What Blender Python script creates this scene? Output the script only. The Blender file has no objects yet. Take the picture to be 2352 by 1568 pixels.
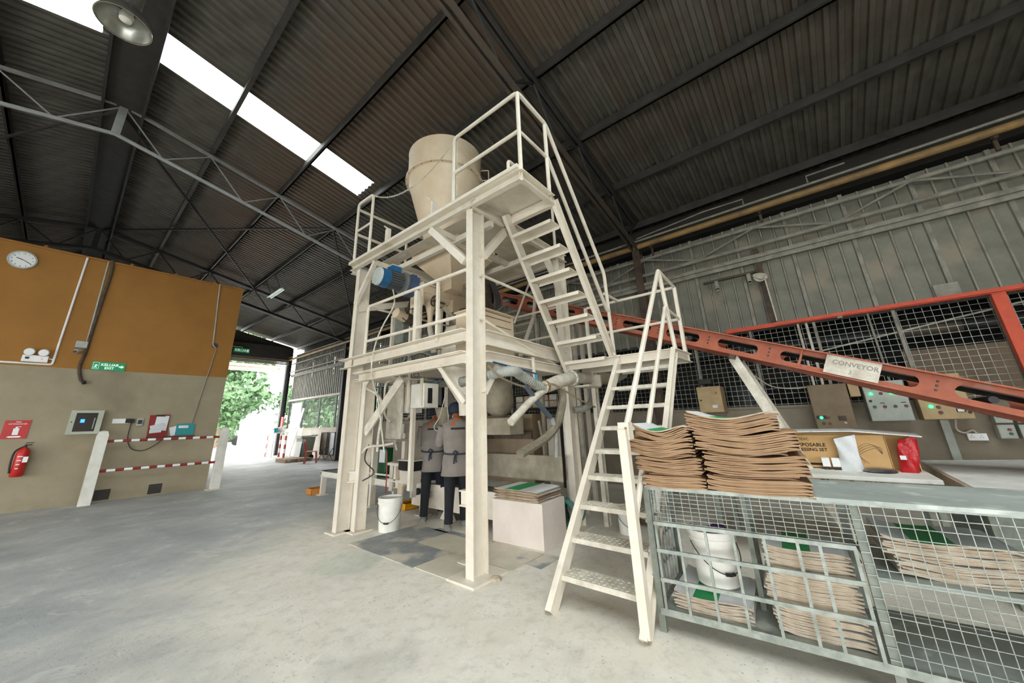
import bpy, bmesh, math, random
from mathutils import Vector, Matrix, noise
random.seed(7)
sc = bpy.context.scene
COL = sc.collection
PI = math.pi
# ------------------------------------------------------------------ camera
cam = bpy.data.cameras.new('camera'); camo = bpy.data.objects.new('camera', cam); COL.objects.link(camo)
RX = (0.64442233, -0.76411935, -0.02900816); RD = (0.20048353, 0.20544355, -0.95791404); RF = (0.7379202, 0.61148553, 0.28558576)
camo.matrix_world = Matrix(((RX[0], -RD[0], -RF[0], 0), (RX[1], -RD[1], -RF[1], 0), (RX[2], -RD[2], -RF[2], 1.35), (0, 0, 0, 1)))
cam.sensor_width = 36; cam.lens = 12.561; cam.shift_x = 0.00718; cam.shift_y = -0.02566
cam.clip_start = 0.05; cam.clip_end = 300
sc.camera = camo
# ------------------------------------------------------------------ world, light, exposure
SKY = 9.0
w = bpy.data.worlds.new('world'); sc.world = w; w.use_nodes = True
bg = w.node_tree.nodes['Background']; bg.inputs[0].default_value = (0.97, 0.985, 1.0, 1); bg.inputs[1].default_value = SKY
sc.view_settings.view_transform = 'Standard'; sc.view_settings.look = 'None'
sc.view_settings.gamma = 1; sc.view_settings.use_curve_mapping = False; sc.view_settings.exposure = 0.14
sc.cycles.use_denoising = True; sc.cycles.use_adaptive_sampling = True; sc.cycles.adaptive_threshold = 0.04; sc.cycles.use_light_tree = True
sc.cycles.max_bounces = 6; sc.cycles.diffuse_bounces = 4; sc.cycles.transparent_max_bounces = 12
def portal(name, c, sx, sy, direction):
    l = bpy.data.lights.new(name, 'AREA'); l.shape = 'RECTANGLE'; l.size = sx; l.size_y = sy
    o = bpy.data.objects.new(name, l); COL.objects.link(o); o.location = c
    o.rotation_euler = Vector(direction).to_track_quat('-Z', 'Z' if abs(direction[2]) < .9 else 'Y').to_euler()
    l.cycles.is_portal = True
    return o
portal('sky_portal', (-8.95, 2.0, 1.3), 18, 2.6, (1, 0, 0))
portal('sky_portal', (-5.0, -7.4, 1.3), 8, 2.6, (0, 1, 0))
portal('sky_portal', (5.2, 22.7, 2.4), 4.6, 4.8, (0, -1, 0))
portal('sky_portal', (8.2, 17.8, 2.1), 8.6, 1.5, (-1, 0, 0))
for yy, wy in ((7.22, .8), (-1.9, 3.1)):
    portal('sky_portal', (1.7, yy, 7.75), 3.9, wy, (0, 0, -1)); portal('sky_portal', (-2.65, yy, 7.75), 3.8, wy, (0, 0, -1))

# ------------------------------------------------------------------ materials
def lin(h):
    h = h.lstrip('#'); v = [int(h[i:i+2], 16)/255 for i in (0, 2, 4)]
    return tuple((x/12.92 if x <= .04045 else ((x+.055)/1.055)**2.4) for x in v) + (1,)
MATS = {}
def mat(name, c1, c2=None, scale=4, rough=.6, metal=0, bump=0, bscale=40, contrast=.5, stretch=None, emit=0, spec=.5, c3=None, s3=1.5, k3=.55):
    m = bpy.data.materials.new(name); m.use_nodes = True; nt = m.node_tree; N = nt.nodes; K = nt.links
    b = N['Principled BSDF']; b.inputs['Roughness'].default_value = rough; b.inputs['Metallic'].default_value = metal
    b.inputs['Specular IOR Level'].default_value = spec
    c1 = lin(c1) if isinstance(c1, str) else c1
    b.inputs['Base Color'].default_value = c1
    if emit:
        b.inputs['Emission Color'].default_value = c1; b.inputs['Emission Strength'].default_value = emit
    tc = N.new('ShaderNodeTexCoord'); mp = N.new('ShaderNodeMapping'); K.new(tc.outputs['Object'], mp.inputs[0])
    if stretch: mp.inputs['Scale'].default_value = stretch
    if c2:
        c2 = lin(c2) if isinstance(c2, str) else c2
        n = N.new('ShaderNodeTexNoise'); n.inputs['Scale'].default_value = scale; n.inputs['Detail'].default_value = 8; n.inputs['Roughness'].default_value = .65
        K.new(mp.outputs[0], n.inputs['Vector'])
        r = N.new('ShaderNodeValToRGB'); r.color_ramp.elements[0].position = .5-contrast/2*.6; r.color_ramp.elements[1].position = .5+contrast/2*.6
        r.color_ramp.elements[0].color = c1; r.color_ramp.elements[1].color = c2
        K.new(n.outputs['Fac'], r.inputs[0]); out = r.outputs[0]
        if c3:
            n3 = N.new('ShaderNodeTexNoise'); n3.inputs['Scale'].default_value = s3; n3.inputs['Detail'].default_value = 5; K.new(mp.outputs[0], n3.inputs['Vector'])
            r3 = N.new('ShaderNodeValToRGB'); r3.color_ramp.elements[0].position = k3; r3.color_ramp.elements[1].position = k3+.12
            K.new(n3.outputs['Fac'], r3.inputs[0])
            mx = N.new('ShaderNodeMix'); mx.data_type = 'RGBA'; K.new(r3.outputs[0], mx.inputs[0]); K.new(out, mx.inputs[6]); mx.inputs[7].default_value = lin(c3); out = mx.outputs[2]
        K.new(out, b.inputs['Base Color'])
    if bump:
        n2 = N.new('ShaderNodeTexNoise'); n2.inputs['Scale'].default_value = bscale; n2.inputs['Detail'].default_value = 6
        K.new(mp.outputs[0], n2.inputs['Vector'])
        bp = N.new('ShaderNodeBump'); bp.inputs['Strength'].default_value = bump; bp.inputs['Distance'].default_value = .02
        K.new(n2.outputs['Fac'], bp.inputs['Height']); K.new(bp.outputs[0], b.inputs['Normal'])
    MATS[name] = m; return m
CREAM = mat('cream_paint', '#e2dacb', '#d6cbb8', 6, .45, bump=.05, bscale=60, c3='#c3b8a4', s3=2.2, k3=.62)
CREAM2 = mat('cream_hopper', '#dccab0', '#d0bb9c', 3, .4)
WHITEP = mat('white_paint', '#e8e6dc', '#d6d2c4', 5, .5)
DUSTW = mat('dusty_white_metal', '#d9d3c4', '#b8b09e', 9, .75, bump=.2)
GREYB = mat('dusty_grey_beige', '#a39a86', '#857c6a', 5, .8, bump=.1)
BROWND = mat('dusty_brown_steel', '#5a4a3a', '#3a3028', 8, .7, bump=.2)
ROOF = mat('old_zinc_roof', '#615d54', '#4a463e', 2.2, .6, metal=.15, c3='#5f5042', s3=.35, k3=.5)
PURL = mat('purlin_steel', '#4a4743', '#3a3633', 4, .6, metal=.3)
RAFT = mat('rafter_steel', '#454440', '#5a4a3c', 1.5, .6, metal=.2)
TRUSSG = mat('grey_truss', '#929290', '#7c7c7a', 5, .5)
DARKS = mat('dark_steel', '#2e2e2e', '#3b3a38', 5, .6, metal=.2)
BLACK = mat('black_plastic', '#161616', None, rough=.5)
WALLS = mat('grey_green_cladding', '#878677', '#6b6a5e', 1.6, .6, metal=.15, bump=.05, c3='#8f8573', s3=1.3, k3=.5)
PIPEG = mat('dusty_pipe_grey', '#9a9688', '#77736a', 6, .7)
PIPEY = mat('ochre_pipe', '#a88550', '#6e5a3c', 2, .6)
ORANGE = mat('orange_conveyor_paint', '#ad6042', '#985038', 6, .6, c3='#a07060', s3=5, k3=.58, bump=.1)
REDRAIL = mat('red_oxide_paint', '#d0502f', '#b9452a', 5, .55)
PLAST = mat('grey_plaster', '#918775', '#7c7262', 1.5, .85, bump=.1)
PLASTW = mat('cream_plaster', '#efe7d8', '#e2d9c8', 1.5, .85)
OCHRE = mat('ochre_wall_paint', '#a3712f', '#98682a', 1.3, .75, bump=.05)
BEIGEW = mat('beige_wall_paint', '#a3977d', '#94886f', 1.2, .75, bump=.05, c3='#877b65', s3=.8, k3=.6)
GALV = mat('galvanised_steel', '#a9aea6', '#848a82', 14, .45, metal=.55)
GALVD = mat('grey_green_frame_paint', '#6f766c', '#8b8f84', 12, .6, metal=.2)
KRAFT = mat('kraft_paper', '#a08060', '#8c6e50', 9, .8, stretch=(1, 1, 6))
KRAFT2 = mat('kraft_paper_light', '#ae8e6c', '#98795a', 9, .8, stretch=(1, 1, 6))
KRAFTP = mat('kraft_paper_pale', '#c4b59f', '#a3917a', 9, .85)
PAPERW = mat('white_paper', '#e6e9ea', '#d8dcdd', 3, .7)
GREEN = mat('green_print', '#1f9a58', None, rough=.6)
GREEND = mat('dark_green_plastic', '#0d5a30', '#0a4426', 5, .5)
BUCK = mat('bucket_plastic', '#eceae2', '#d8d5ca', 4, .4, c3='#c8c2b2', s3=4, k3=.62)
BLUEM = mat('blue_motor_paint', '#1c5f8c', '#174e75', 6, .4)
BLUEG = mat('blue_gearbox_paint', '#4a5f86', '#3a4c6c', 6, .5)
FAN = mat('grey_fan_cover', '#b9bdb8', '#9fa49f', 6, .4)
FINS = mat('dirty_motor_fins', '#55606a', '#6c6a60', 8, .6)
RUBBER = mat('dusty_hose', '#8f8672', '#6f6758', 8, .8)
RIBH = mat('grey_ribbed_hose', '#a5a6a0', '#8b8a80', 6, .5)
BLUEH = mat('blue_grey_hose', '#56626c', '#485058', 6, .5)
CABLE = mat('dark_cable', '#33302c', None, rough=.6)
CABLEB = mat('brown_cable', '#8a7a62', None, rough=.7)
BLUER = mat('blue_rope', '#4a90b8', None, rough=.8)
BOXB = mat('beige_control_box', '#bda47a', '#a8906a', 4, .6)
BOXD = mat('dusty_brown_box', '#8a7760', '#77664f', 3, .7)
BOXG = mat('grey_control_box', '#b4b8ae', '#9ea298', 4, .55)
RED = mat('red_plastic', '#c8241c', '#b01c16', 4, .4)
REDM = mat('maroon_red', '#8c1f1f', None, rough=.4)
REDCH = mat('red_chair_plastic', '#a83a30', None, rough=.4)
WHITE = mat('white_gloss', '#f0f0ee', None, rough=.4)
CARD = mat('cardboard', '#d8b078', '#cba36c', 5, .8)
INK = mat('black_ink', '#2a2420', None, rough=.8)
GREENS = mat('green_sign', '#12905a', None, rough=.5, emit=.15)
WHITES = mat('sign_white', '#e8fff2', None, rough=.5, emit=.3)
LEDG = mat('green_indicator', '#30ff80', None, rough=.4, emit=3.5)
LEDR = mat('red_indicator', '#ff4030', None, rough=.4, emit=2.0)
LCD = mat('blue_screen', '#2f7dff', None, rough=.3, emit=2.2)
BTNR = mat('dark_red_button', '#6a2420', None, rough=.4)
BTNG = mat('dark_green_button', '#1c4a34', None, rough=.4)
BINL = mat('grey_bin', '#9aa39c', '#8b948c', 3, .5)
BIND = mat('dark_grey_bin_body', '#82877b', '#767a6e', 3, .6)
WOOD = mat('raw_wood', '#b79a78', '#9c7f5e', 8, .8, stretch=(1, 6, 1))
CAPB = mat('navy_cap_cloth', '#131c2c', '#1b2638', 8, .8)
SHIRT = mat('grey_work_tunic', '#8d857e', '#7d766f', 5, .9, bump=.25, bscale=14)
TROUS = mat('black_trousers', '#15161a', '#1d1e22', 6, .9, bump=.15, bscale=18)
APRON = mat('dark_blue_apron', '#2c3140', '#363b49', 6, .85)
SHOE = mat('grey_shoe', '#6a6c6c', '#85867f', 8, .7)
SKIN = mat('skin', '#8a5a40', '#7c4f38', 4, .55)
ORCOL = mat('orange_collar', '#c05a24', None, rough=.8)
PURPLE = mat('purple_cloth', '#4b3360', '#3a2850', 6, .8, bump=.3, bscale=20)
ORCRATE = mat('orange_crate_plastic', '#c9853c', None, rough=.5)
YELT = mat('yellow_tray_plastic', '#e0a010', None, rough=.4)
TEAL = mat('teal_card', '#2c8f92', None, rough=.6)
PALEG = mat('pale_grey_enclosure', '#b5bba8', '#a6ac9a', 3, .5)
LEAF = mat('tree_leaves', '#3f5c3c', '#5d7c4e', 1.2, .7)
BARK = mat('tree_bark', '#8a7a68', None, rough=.9)
HOARD = mat('pale_yard_wall', '#eae6df', '#ded8ce', 1, .8)
YARD = mat('yard_concrete', '#cfd0cc', '#bfc0ba', .8, .8)
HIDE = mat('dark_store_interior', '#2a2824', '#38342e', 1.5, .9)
REFL = mat('lamp_reflector', '#c4c4bc', '#a8a8a0', 3, .25, metal=.8)
GLASSB = mat('frosted_bulb', '#e8e4d8', None, rough=.3)
DOORM = mat('roller_door_slat', '#9c9488', '#8a8278', 3, .6, metal=.2)
LINT = mat('dark_lintel', '#4a4642', '#3c3936', 2, .8)
AWN = mat('cream_awning', '#e8e0d0', None, rough=.7)
GREY4 = mat('grey_shelf_board', '#adb5ae', '#939b94', 3, .6, stretch=(1, 1, 1), c3='#c5cac2', s3=6, k3=.56)
WBOARD = mat('dusty_white_board', '#f0efe8', '#dcdbd2', 4, .7, c3='#c4c4bc', s3=9, k3=.6)
FOIL = mat('grey_foil_pouch', '#4a4a50', '#8a8a90', 14, .3, metal=.5)
BAGW = mat('white_fabric_bag', '#dfe2e2', '#cfd2d2', 5, .8, bump=.4, bscale=12)
REDBAG = mat('red_foil_bag', '#c01820', '#a01018', 6, .35, bump=.5, bscale=14)
TILED = mat('worn_dark_floor_plate', '#7f878a', '#a09f96', 5, .6, c3='#cfc7b6', s3=2.4, k3=.5)
TILEL = mat('dusty_floor_plate', '#d3cab8', '#c4bba8', 4, .75, c3='#8d9292', s3=3, k3=.6)

# floor: dusty concrete
def floor_mat():
    m = bpy.data.materials.new('dusty_concrete'); m.use_nodes = True; N = m.node_tree.nodes; K = m.node_tree.links
    b = N['Principled BSDF']; tc = N.new('ShaderNodeTexCoord')
    def nz(s, d=8, r=.6, dist=0, st=None):
        n = N.new('ShaderNodeTexNoise'); n.inputs['Scale'].default_value = s; n.inputs['Detail'].default_value = d; n.inputs['Roughness'].default_value = r; n.inputs['Distortion'].default_value = dist
        if st:
            mp = N.new('ShaderNodeMapping'); mp.inputs['Scale'].default_value = st; K.new(tc.outputs['Object'], mp.inputs[0]); K.new(mp.outputs[0], n.inputs['Vector'])
        else: K.new(tc.outputs['Object'], n.inputs['Vector'])
        return n.outputs['Fac']
    def ramp(f, a, b_, ca, cb):
        r = N.new('ShaderNodeValToRGB'); e = r.color_ramp.elements; e[0].position = a; e[1].position = b_; e[0].color = ca; e[1].color = cb; K.new(f, r.inputs[0]); return r.outputs[0]
    def mix(f, a, b_, mode='MIX'):
        x = N.new('ShaderNodeMix'); x.data_type = 'RGBA'; x.blend_type = mode
        if isinstance(f, float): x.inputs[0].default_value = f
        else: K.new(f, x.inputs[0])
        for i, v in ((6, a), (7, b_)):
            if isinstance(v, tuple): x.inputs[i].default_value = v
            else: K.new(v, x.inputs[i])
        return x.outputs[2]
    Wt, Bk = (1, 1, 1, 1), (0, 0, 0, 1)
    base = ramp(nz(1.1, 10), .35, .65, lin('#a6a9a9'), lin('#c6c7c3'))
    # beige powder spilled round the machine
    sep = N.new('ShaderNodeSeparateXYZ'); K.new(tc.outputs['Object'], sep.inputs[0])
    sm = N.new('ShaderNodeMapRange'); K.new(sep.outputs[0], sm.inputs[0]); sm.inputs[1].default_value = -.3; sm.inputs[2].default_value = 2.6
    add = N.new('ShaderNodeMath'); add.operation = 'ADD'; K.new(sm.outputs[0], add.inputs[0]); K.new(nz(.9, 6), add.inputs[1])
    my = N.new('ShaderNodeMapRange'); K.new(sep.outputs[1], my.inputs[0]); my.inputs[1].default_value = 9; my.inputs[2].default_value = 4
    ad2 = N.new('ShaderNodeMath'); ad2.operation = 'MULTIPLY'; K.new(add.outputs[0], ad2.inputs[0]); K.new(my.outputs[0], ad2.inputs[1])
    c = mix(ramp(ad2.outputs[0], .6, 1.3, Bk, Wt), base, ramp(nz(3, 8), .3, .7, lin('#ddd6c6'), lin('#ebe5d8')))
    # tyre sweeps and dark wear
    c = mix(ramp(nz(.55, 4, .5, 2.2), .54, .7, Bk, (.3, .3, .3, 1)), c, lin('#8c8e90'))
    c = mix(ramp(nz(.8, 8, .7, 1.2, (1, .35, 1)), .55, .75, Bk, (.4, .4, .4, 1)), c, lin('#98958c'))
    c = mix(ramp(nz(9, 9, .75), .5, .62, Bk, (.22, .22, .22, 1)), c, lin('#8a8880'))
    c = mix(ramp(nz(2.2, 9, .8, .8), .55, .6, Bk, (.3, .3, .3, 1)), c, lin('#ecebe4'))
    # pits
    v = N.new('ShaderNodeTexVoronoi'); v.inputs['Scale'].default_value = 28; K.new(tc.outputs['Object'], v.inputs['Vector'])
    pit = ramp(v.outputs['Distance'], .1, .2, Wt, Bk); gate = ramp(nz(1.5, 3), .48, .58, Bk, (.5, .5, .5, 1))
    mm = mix(1.0, pit, gate, 'MULTIPLY')
    c = mix(mm, c, lin('#6e6a60'))
    # green paint stain
    vm = N.new('ShaderNodeVectorMath'); vm.operation = 'DISTANCE'; K.new(tc.outputs['Object'], vm.inputs[0]); vm.inputs[1].default_value = (2.2, 4.0, 0)
    g = N.new('ShaderNodeMath'); g.operation = 'MULTIPLY_ADD'; K.new(nz(5, 5), g.inputs[0]); g.inputs[1].default_value = -.5; K.new(vm.outputs['Value'], g.inputs[2])
    c = mix(ramp(g.outputs[0], -.1, .15, (.22, .22, .22, 1), Bk), c, lin('#7fa88a'))
    K.new(c, b.inputs['Base Color'])
    rr = N.new('ShaderNodeMapRange'); K.new(nz(2, 5), rr.inputs[0]); rr.inputs[3].default_value = .42; rr.inputs[4].default_value = .8; K.new(rr.outputs[0], b.inputs['Roughness'])
    bp = N.new('ShaderNodeBump'); bp.inputs['Strength'].default_value = .35; bp.inputs['Distance'].default_value = .01
    mxh = N.new('ShaderNodeMath'); mxh.operation = 'SUBTRACT'; K.new(nz(35, 8, .7), mxh.inputs[0]); K.new(mm, mxh.inputs[1]); K.new(mxh.outputs[0], bp.inputs['Height']); K.new(bp.outputs[0], b.inputs['Normal'])
    return m
FLOOR = floor_mat()
def skyl_mat():
    m = bpy.data.materials.new('translucent_skylight'); m.use_nodes = True; N = m.node_tree.nodes; K = m.node_tree.links
    out = N['Material Output']; N.remove(N['Principled BSDF'])
    t = N.new('ShaderNodeBsdfTransparent'); t.inputs[0].default_value = (.85, .9, .88, 1); tr = N.new('ShaderNodeBsdfTranslucent'); tr.inputs[0].default_value = (.8, .85, .85, 1)
    mx = N.new('ShaderNodeMixShader'); mx.inputs[0].default_value = .35; K.new(t.outputs[0], mx.inputs[1]); K.new(tr.outputs[0], mx.inputs[2]); K.new(mx.outputs[0], out.inputs[0]); return m
SKYL = skyl_mat()

# ------------------------------------------------------------------ mesh helpers
OFF = {}
ORD = 'lowest second third fourth fifth sixth seventh eighth ninth tenth eleventh twelfth thirteenth fourteenth fifteenth sixteenth seventeenth eighteenth'.split()
class MB:
    def __init__(s): s.v = []; s.f = []; s.m = []; s.mi = 0
    def add(s, vs, fs):
        n = len(s.v); s.v += [tuple(v) for v in vs]; s.f += [tuple(i+n for i in f) for f in fs]; s.m += [s.mi]*len(fs); return s
    def box(s, x0, x1, y0, y1, z0, z1):
        return s.add([(x0, y0, z0), (x1, y0, z0), (x1, y1, z0), (x0, y1, z0), (x0, y0, z1), (x1, y0, z1), (x1, y1, z1), (x0, y1, z1)],
                     [(0, 3, 2, 1), (4, 5, 6, 7), (0, 1, 5, 4), (1, 2, 6, 5), (2, 3, 7, 6), (3, 0, 4, 7)])
    def obox(s, c, ax, ay, az, dx, dy, dz):
        c = Vector(c); ax = Vector(ax).normalized(); ay = Vector(ay).normalized(); az = Vector(az).normalized(); vs = []
        for k in (-.5, .5):
            for i, j in ((-.5, -.5), (.5, -.5), (.5, .5), (-.5, .5)): vs.append(c+ax*i*dx+ay*j*dy+az*k*dz)
        return s.add(vs, [(0, 3, 2, 1), (4, 5, 6, 7), (0, 1, 5, 4), (1, 2, 6, 5), (2, 3, 7, 6), (3, 0, 4, 7)])
    def beam(s, a, b, w_, h, up=(0, 0, 1)):
        a = Vector(a); b = Vector(b); d = (b-a); L = d.length; d.normalize(); up = Vector(up)
        if abs(d.dot(up)) > .99: up = Vector((0, 1, 0))
        side = d.cross(up).normalized(); u = side.cross(d).normalized()
        return s.obox((a+b)/2, d, side, u, L, w_, h)
    def ibeam(s, a, b, w_, h, up=(0, 0, 1), t=.012):
        a = Vector(a); b = Vector(b); d = (b-a); L = d.length; d.normalize(); up = Vector(up)
        if abs(d.dot(up)) > .99: up = Vector((1, 0, 0))
        side = d.cross(up).normalized(); u = side.cross(d).normalized(); c = (a+b)/2
        s.obox(c+u*(h/2-t/2), d, side, u, L, w_, t); s.obox(c-u*(h/2-t/2), d, side, u, L, w_, t); s.obox(c, d, side, u, L, t, h-2*t); return s
    def channel(s, a, b, w_, h, openside, up=(0, 0, 1), t=.01):
        a = Vector(a); b = Vector(b); d = (b-a); L = d.length; d.normalize(); up = Vector(up); o = Vector(openside)
        side = d.cross(up).normalized()
        if side.dot(o) < 0: side = -side
        u = side.cross(d).normalized(); c = (a+b)/2
        s.obox(c+u*(h/2-t/2), d, side, u, L, w_, t); s.obox(c-u*(h/2-t/2), d, side, u, L, w_, t); s.obox(c-side*(w_/2-t/2), d, side, u, L, t, h-2*t); return s
    def tube(s, pts, r, n=8, cap=True, rr=None):
        pts = [Vector(p) for p in pts]; rings = []; N_ = len(pts); prev = None
        for i, p in enumerate(pts):
            d = (pts[min(i+1, N_-1)]-pts[max(i-1, 0)]).normalized()
            if prev is None:
                u = Vector((0, 0, 1)) if abs(d.z) < .9 else Vector((1, 0, 0))
            else: u = prev
            a = d.cross(u).normalized(); bb = a.cross(d).normalized(); prev = bb
            q = rr[i] if rr else r
            rings.append([p+(a*math.cos(2*PI*k/n)+bb*math.sin(2*PI*k/n))*q for k in range(n)])
        vs = [v for rg in rings for v in rg]; fs = []
        for i in range(N_-1):
            for k in range(n): fs.append((i*n+k, i*n+(k+1) % n, (i+1)*n+(k+1) % n, (i+1)*n+k))
        if cap: fs.append(tuple(range(n-1, -1, -1))); fs.append(tuple((N_-1)*n+k for k in range(n)))
        return s.add(vs, fs)
    def lathe(s, c, prof, axis=(0, 0, 1), n=24, cap=True, sq=1, rot=0):
        c = Vector(c); az = Vector(axis).normalized(); u = Vector((0, 0, 1)) if abs(az.z) < .9 else Vector((1, 0, 0)); ax = u.cross(az).normalized(); ay = az.cross(ax)
        vs = []
        for r, z in prof:
            for k in range(n):
                a = 2*PI*k/n+rot; vs.append(c+az*z+ax*r*math.cos(a)+ay*r*math.sin(a)*sq)
        fs = []
        for i in range(len(prof)-1):
            for k in range(n): fs.append((i*n+k, i*n+(k+1) % n, (i+1)*n+(k+1) % n, (i+1)*n+k))
        if cap: fs.append(tuple(range(n-1, -1, -1))); fs.append(tuple((len(prof)-1)*n+k for k in range(n)))
        return s.add(vs, fs)
    def prism(s, poly, ext):
        e = Vector(ext); n = len(poly); vs = [Vector(p) for p in poly]; vs += [v+e for v in vs]
        return s.add(vs, [tuple(range(n-1, -1, -1)), tuple(range(n, 2*n))]+[(i, (i+1) % n, (i+1) % n+n, i+n) for i in range(n)])
    def loft(s, rings, cap=True):
        n = len(rings[0]); vs = [v for r in rings for v in r]; fs = []
        for i in range(len(rings)-1):
            for k in range(n): fs.append((i*n+k, i*n+(k+1) % n, (i+1)*n+(k+1) % n, (i+1)*n+k))
        if cap: fs.append(tuple(range(n-1, -1, -1))); fs.append(tuple((len(rings)-1)*n+k for k in range(n)))
        return s.add(vs, fs)
    def mesh(s, name, mats, off=(0, 0, 0), smooth=False, bevel=0):
        me = bpy.data.meshes.new(name); o = Vector(off)
        me.from_pydata([tuple(Vector(v)-o) for v in s.v], [], s.f)
        for m in (mats if isinstance(mats, (list, tuple)) else [mats]): me.materials.append(m)
        me.polygons.foreach_set('material_index', s.m)
        bm = bmesh.new(); bm.from_mesh(me); bmesh.ops.recalc_face_normals(bm, faces=bm.faces)
        bm.to_mesh(me); bm.free()
        if smooth:
            me.polygons.foreach_set('use_smooth', [True]*len(me.polygons))
            me.set_sharp_from_angle(angle=math.radians(40))
        me.update(); return me
def tag(o, label=None, cat=None, group=None, kind=None):
    if label: o['label'] = label
    if cat: o['category'] = cat
    if group: o['group'] = group
    if kind: o['kind'] = kind
    return o
def thing(name, label, cat, loc, group=None):
    o = bpy.data.objects.new(name, None); COL.objects.link(o); o.location = loc; o.empty_display_size = .1
    OFF[o.name] = Vector(loc); return tag(o, label, cat, group)
def part(name, mb, m, parent=None, loc=None, smooth=False, label=None, kind=None, bevel=0):
    off = OFF[parent.name] if parent is not None else Vector(loc or (0, 0, 0))
    o = bpy.data.objects.new(name, mb.mesh(name, m, off, smooth)); COL.objects.link(o)
    if parent is not None: o.parent = parent
    else: o.location = off
    OFF[o.name] = off
    if bevel:
        b = o.modifiers.new('bevel', 'BEVEL'); b.width = bevel; b.segments = 2; b.limit_method = 'ANGLE'
    if label: o['label'] = label
    if kind: o['kind'] = kind
    return o
def solo(name, mb, m, label, cat, loc, group=None, smooth=False, bevel=0):
    o = part(name, mb, m, None, loc, smooth, bevel=bevel); return tag(o, label, cat, group)
def struct(name, mb, m, smooth=False, parent=None):
    o = part(name, mb, m, parent, smooth=smooth)
    if parent is None: o['kind'] = 'structure'
    return o
def text(mb, s, size, org, right, up, depth=.002, align='LEFT', bold=0):
    cu = bpy.data.curves.new('t', 'FONT'); cu.body = s; cu.size = size; cu.extrude = depth; cu.align_x = align; cu.offset = bold; cu.resolution_u = 2
    o = bpy.data.objects.new('t', cu); COL.objects.link(o); dg = bpy.context.evaluated_depsgraph_get(); me = bpy.data.meshes.new_from_object(o.evaluated_get(dg))
    r = Vector(right).normalized(); u = Vector(up).normalized(); n = r.cross(u); org = Vector(org)
    mb.add([org+r*v.co.x+u*v.co.y+n*v.co.z for v in me.vertices], [tuple(p.vertices) for p in me.polygons])
    bpy.data.objects.remove(o); bpy.data.meshes.remove(me); bpy.data.curves.remove(cu); return mb
def arc(a, b, sag, n=12):
    a = Vector(a); b = Vector(b); return [a.lerp(b, i/n)+Vector((0, 0, -4*sag*(i/n)*(1-i/n))) for i in range(n+1)]
def spline(P, n=6):
    P = [Vector(p) for p in P]; Q = [P[0]]+P+[P[-1]]; out = []
    for i in range(1, len(Q)-2):
        p0, p1, p2, p3 = Q[i-1:i+3]
        for k in range(n):
            t = k/n; out.append(.5*((2*p1)+(-p0+p2)*t+(2*p0-5*p1+4*p2-p3)*t*t+(-p0+3*p1-3*p2+p3)*t**3))
    out.append(P[-1]); return out
def bent(P, r=.06, n=4):
    P = [Vector(p) for p in P]; out = [P[0]]
    for i in range(1, len(P)-1):
        a = (P[i-1]-P[i]); b = (P[i+1]-P[i]); q = min(r, a.length/2, b.length/2); a.normalize(); b.normalize(); s0 = P[i]+a*q; s1 = P[i]+b*q
        for k in range(n+1):
            t = k/n; out.append(s0*(1-t)**2+P[i]*2*t*(1-t)+s1*t*t)
    out.append(P[-1]); return out
def ribhose(mb, P, r, n=10, step=.018):
    S = spline(P, 24); L = [0]
    for i in range(1, len(S)): L.append(L[-1]+(S[i]-S[i-1]).length)
    cnt = int(L[-1]/step); pts = []; rr = []; j = 0
    for k in range(cnt+1):
        t = L[-1]*k/cnt
        while j < len(L)-2 and L[j+1] < t: j += 1
        u = (t-L[j])/max(1e-6, L[j+1]-L[j]); pts.append(S[j].lerp(S[j+1], min(1, u))); rr.append(r*(1 if k % 2 else .88))
    return mb.tube(pts, r, n, True, rr)
def C1(x, z, k, Y=3.2): return Vector((x*k, Y*k, 1.35+(z-1.35)*k))

# ================================================================== SETTING
RS = .2087
def zr(x): return 7.575-RS*x if x > -.45 else 7.669+RS*(x+.45)
b = MB().box(-9.2, 8.0, -8, 22.6, -.12, 0); struct('floor', b, FLOOR)
b = MB().box(-30, 60, 22.6, 80, -.14, -.02).box(8.0, 60, -20, 22.6, -.14, -.02).box(-40, -9.2, -20, 40, -.14, -.02).box(-9.2, 8, -25, -8, -.14, -.02); struct('ground', b, YARD)
# roof: every corrugated sheet (five ribs wide) is a piece of the ceiling
b = MB(); b.box(-.72, -.18, -7.6, 22.9, 7.42, 7.5); b.box(-.74, -.70, -7.6, 22.9, 7.34, 7.5); b.box(-.20, -.16, -7.6, 22.9, 7.34, 7.5)
ceil = struct('ceiling', b, DARKS)
def sheet_mesh(x0, x1, name='roof_sheet', mt=None):
    mb = MB(); P = .152
    prof = []
    for k in range(5): prof += [(k*P, 0), (k*P+.055, 0), (k*P+.07, .042), (k*P+.137, .042)]
    prof += [(5*P, 0), (5*P+.012, 0)]
    xs = [x0, x1]; n = len(prof); vs = []
    for x in xs:
        for y, dz in prof: vs.append((x, y, zr(x)+dz+(0.004 if y < .02 else 0)))
    mb.add(vs, [(i, i+1, n+i+1, n+i) for i in range(n-1)]); return mb.mesh(name, mt or ROOF)
meR = sheet_mesh(-.45, 8.7); meL = sheet_mesh(-9.4, -.4501)
meR2 = sheet_mesh(3.6, 8.7); meR1 = sheet_mesh(-.45, -.2); meL2 = sheet_mesh(-9.4, -4.5); meL1 = sheet_mesh(-.85, -.4501)
skR = sheet_mesh(-.2, 3.6, 'skylight_panel', SKYL); skL = sheet_mesh(-4.5, -.85, 'skylight_panel', SKYL)
def rs(name, me, k):
    o = bpy.data.objects.new(name, me); COL.objects.link(o); o.parent = ceil; o.location = (0, 6.84+.76*k, random.uniform(0, .004)); OFF[o.name] = Vector((0, 0, 0)); return o
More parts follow.
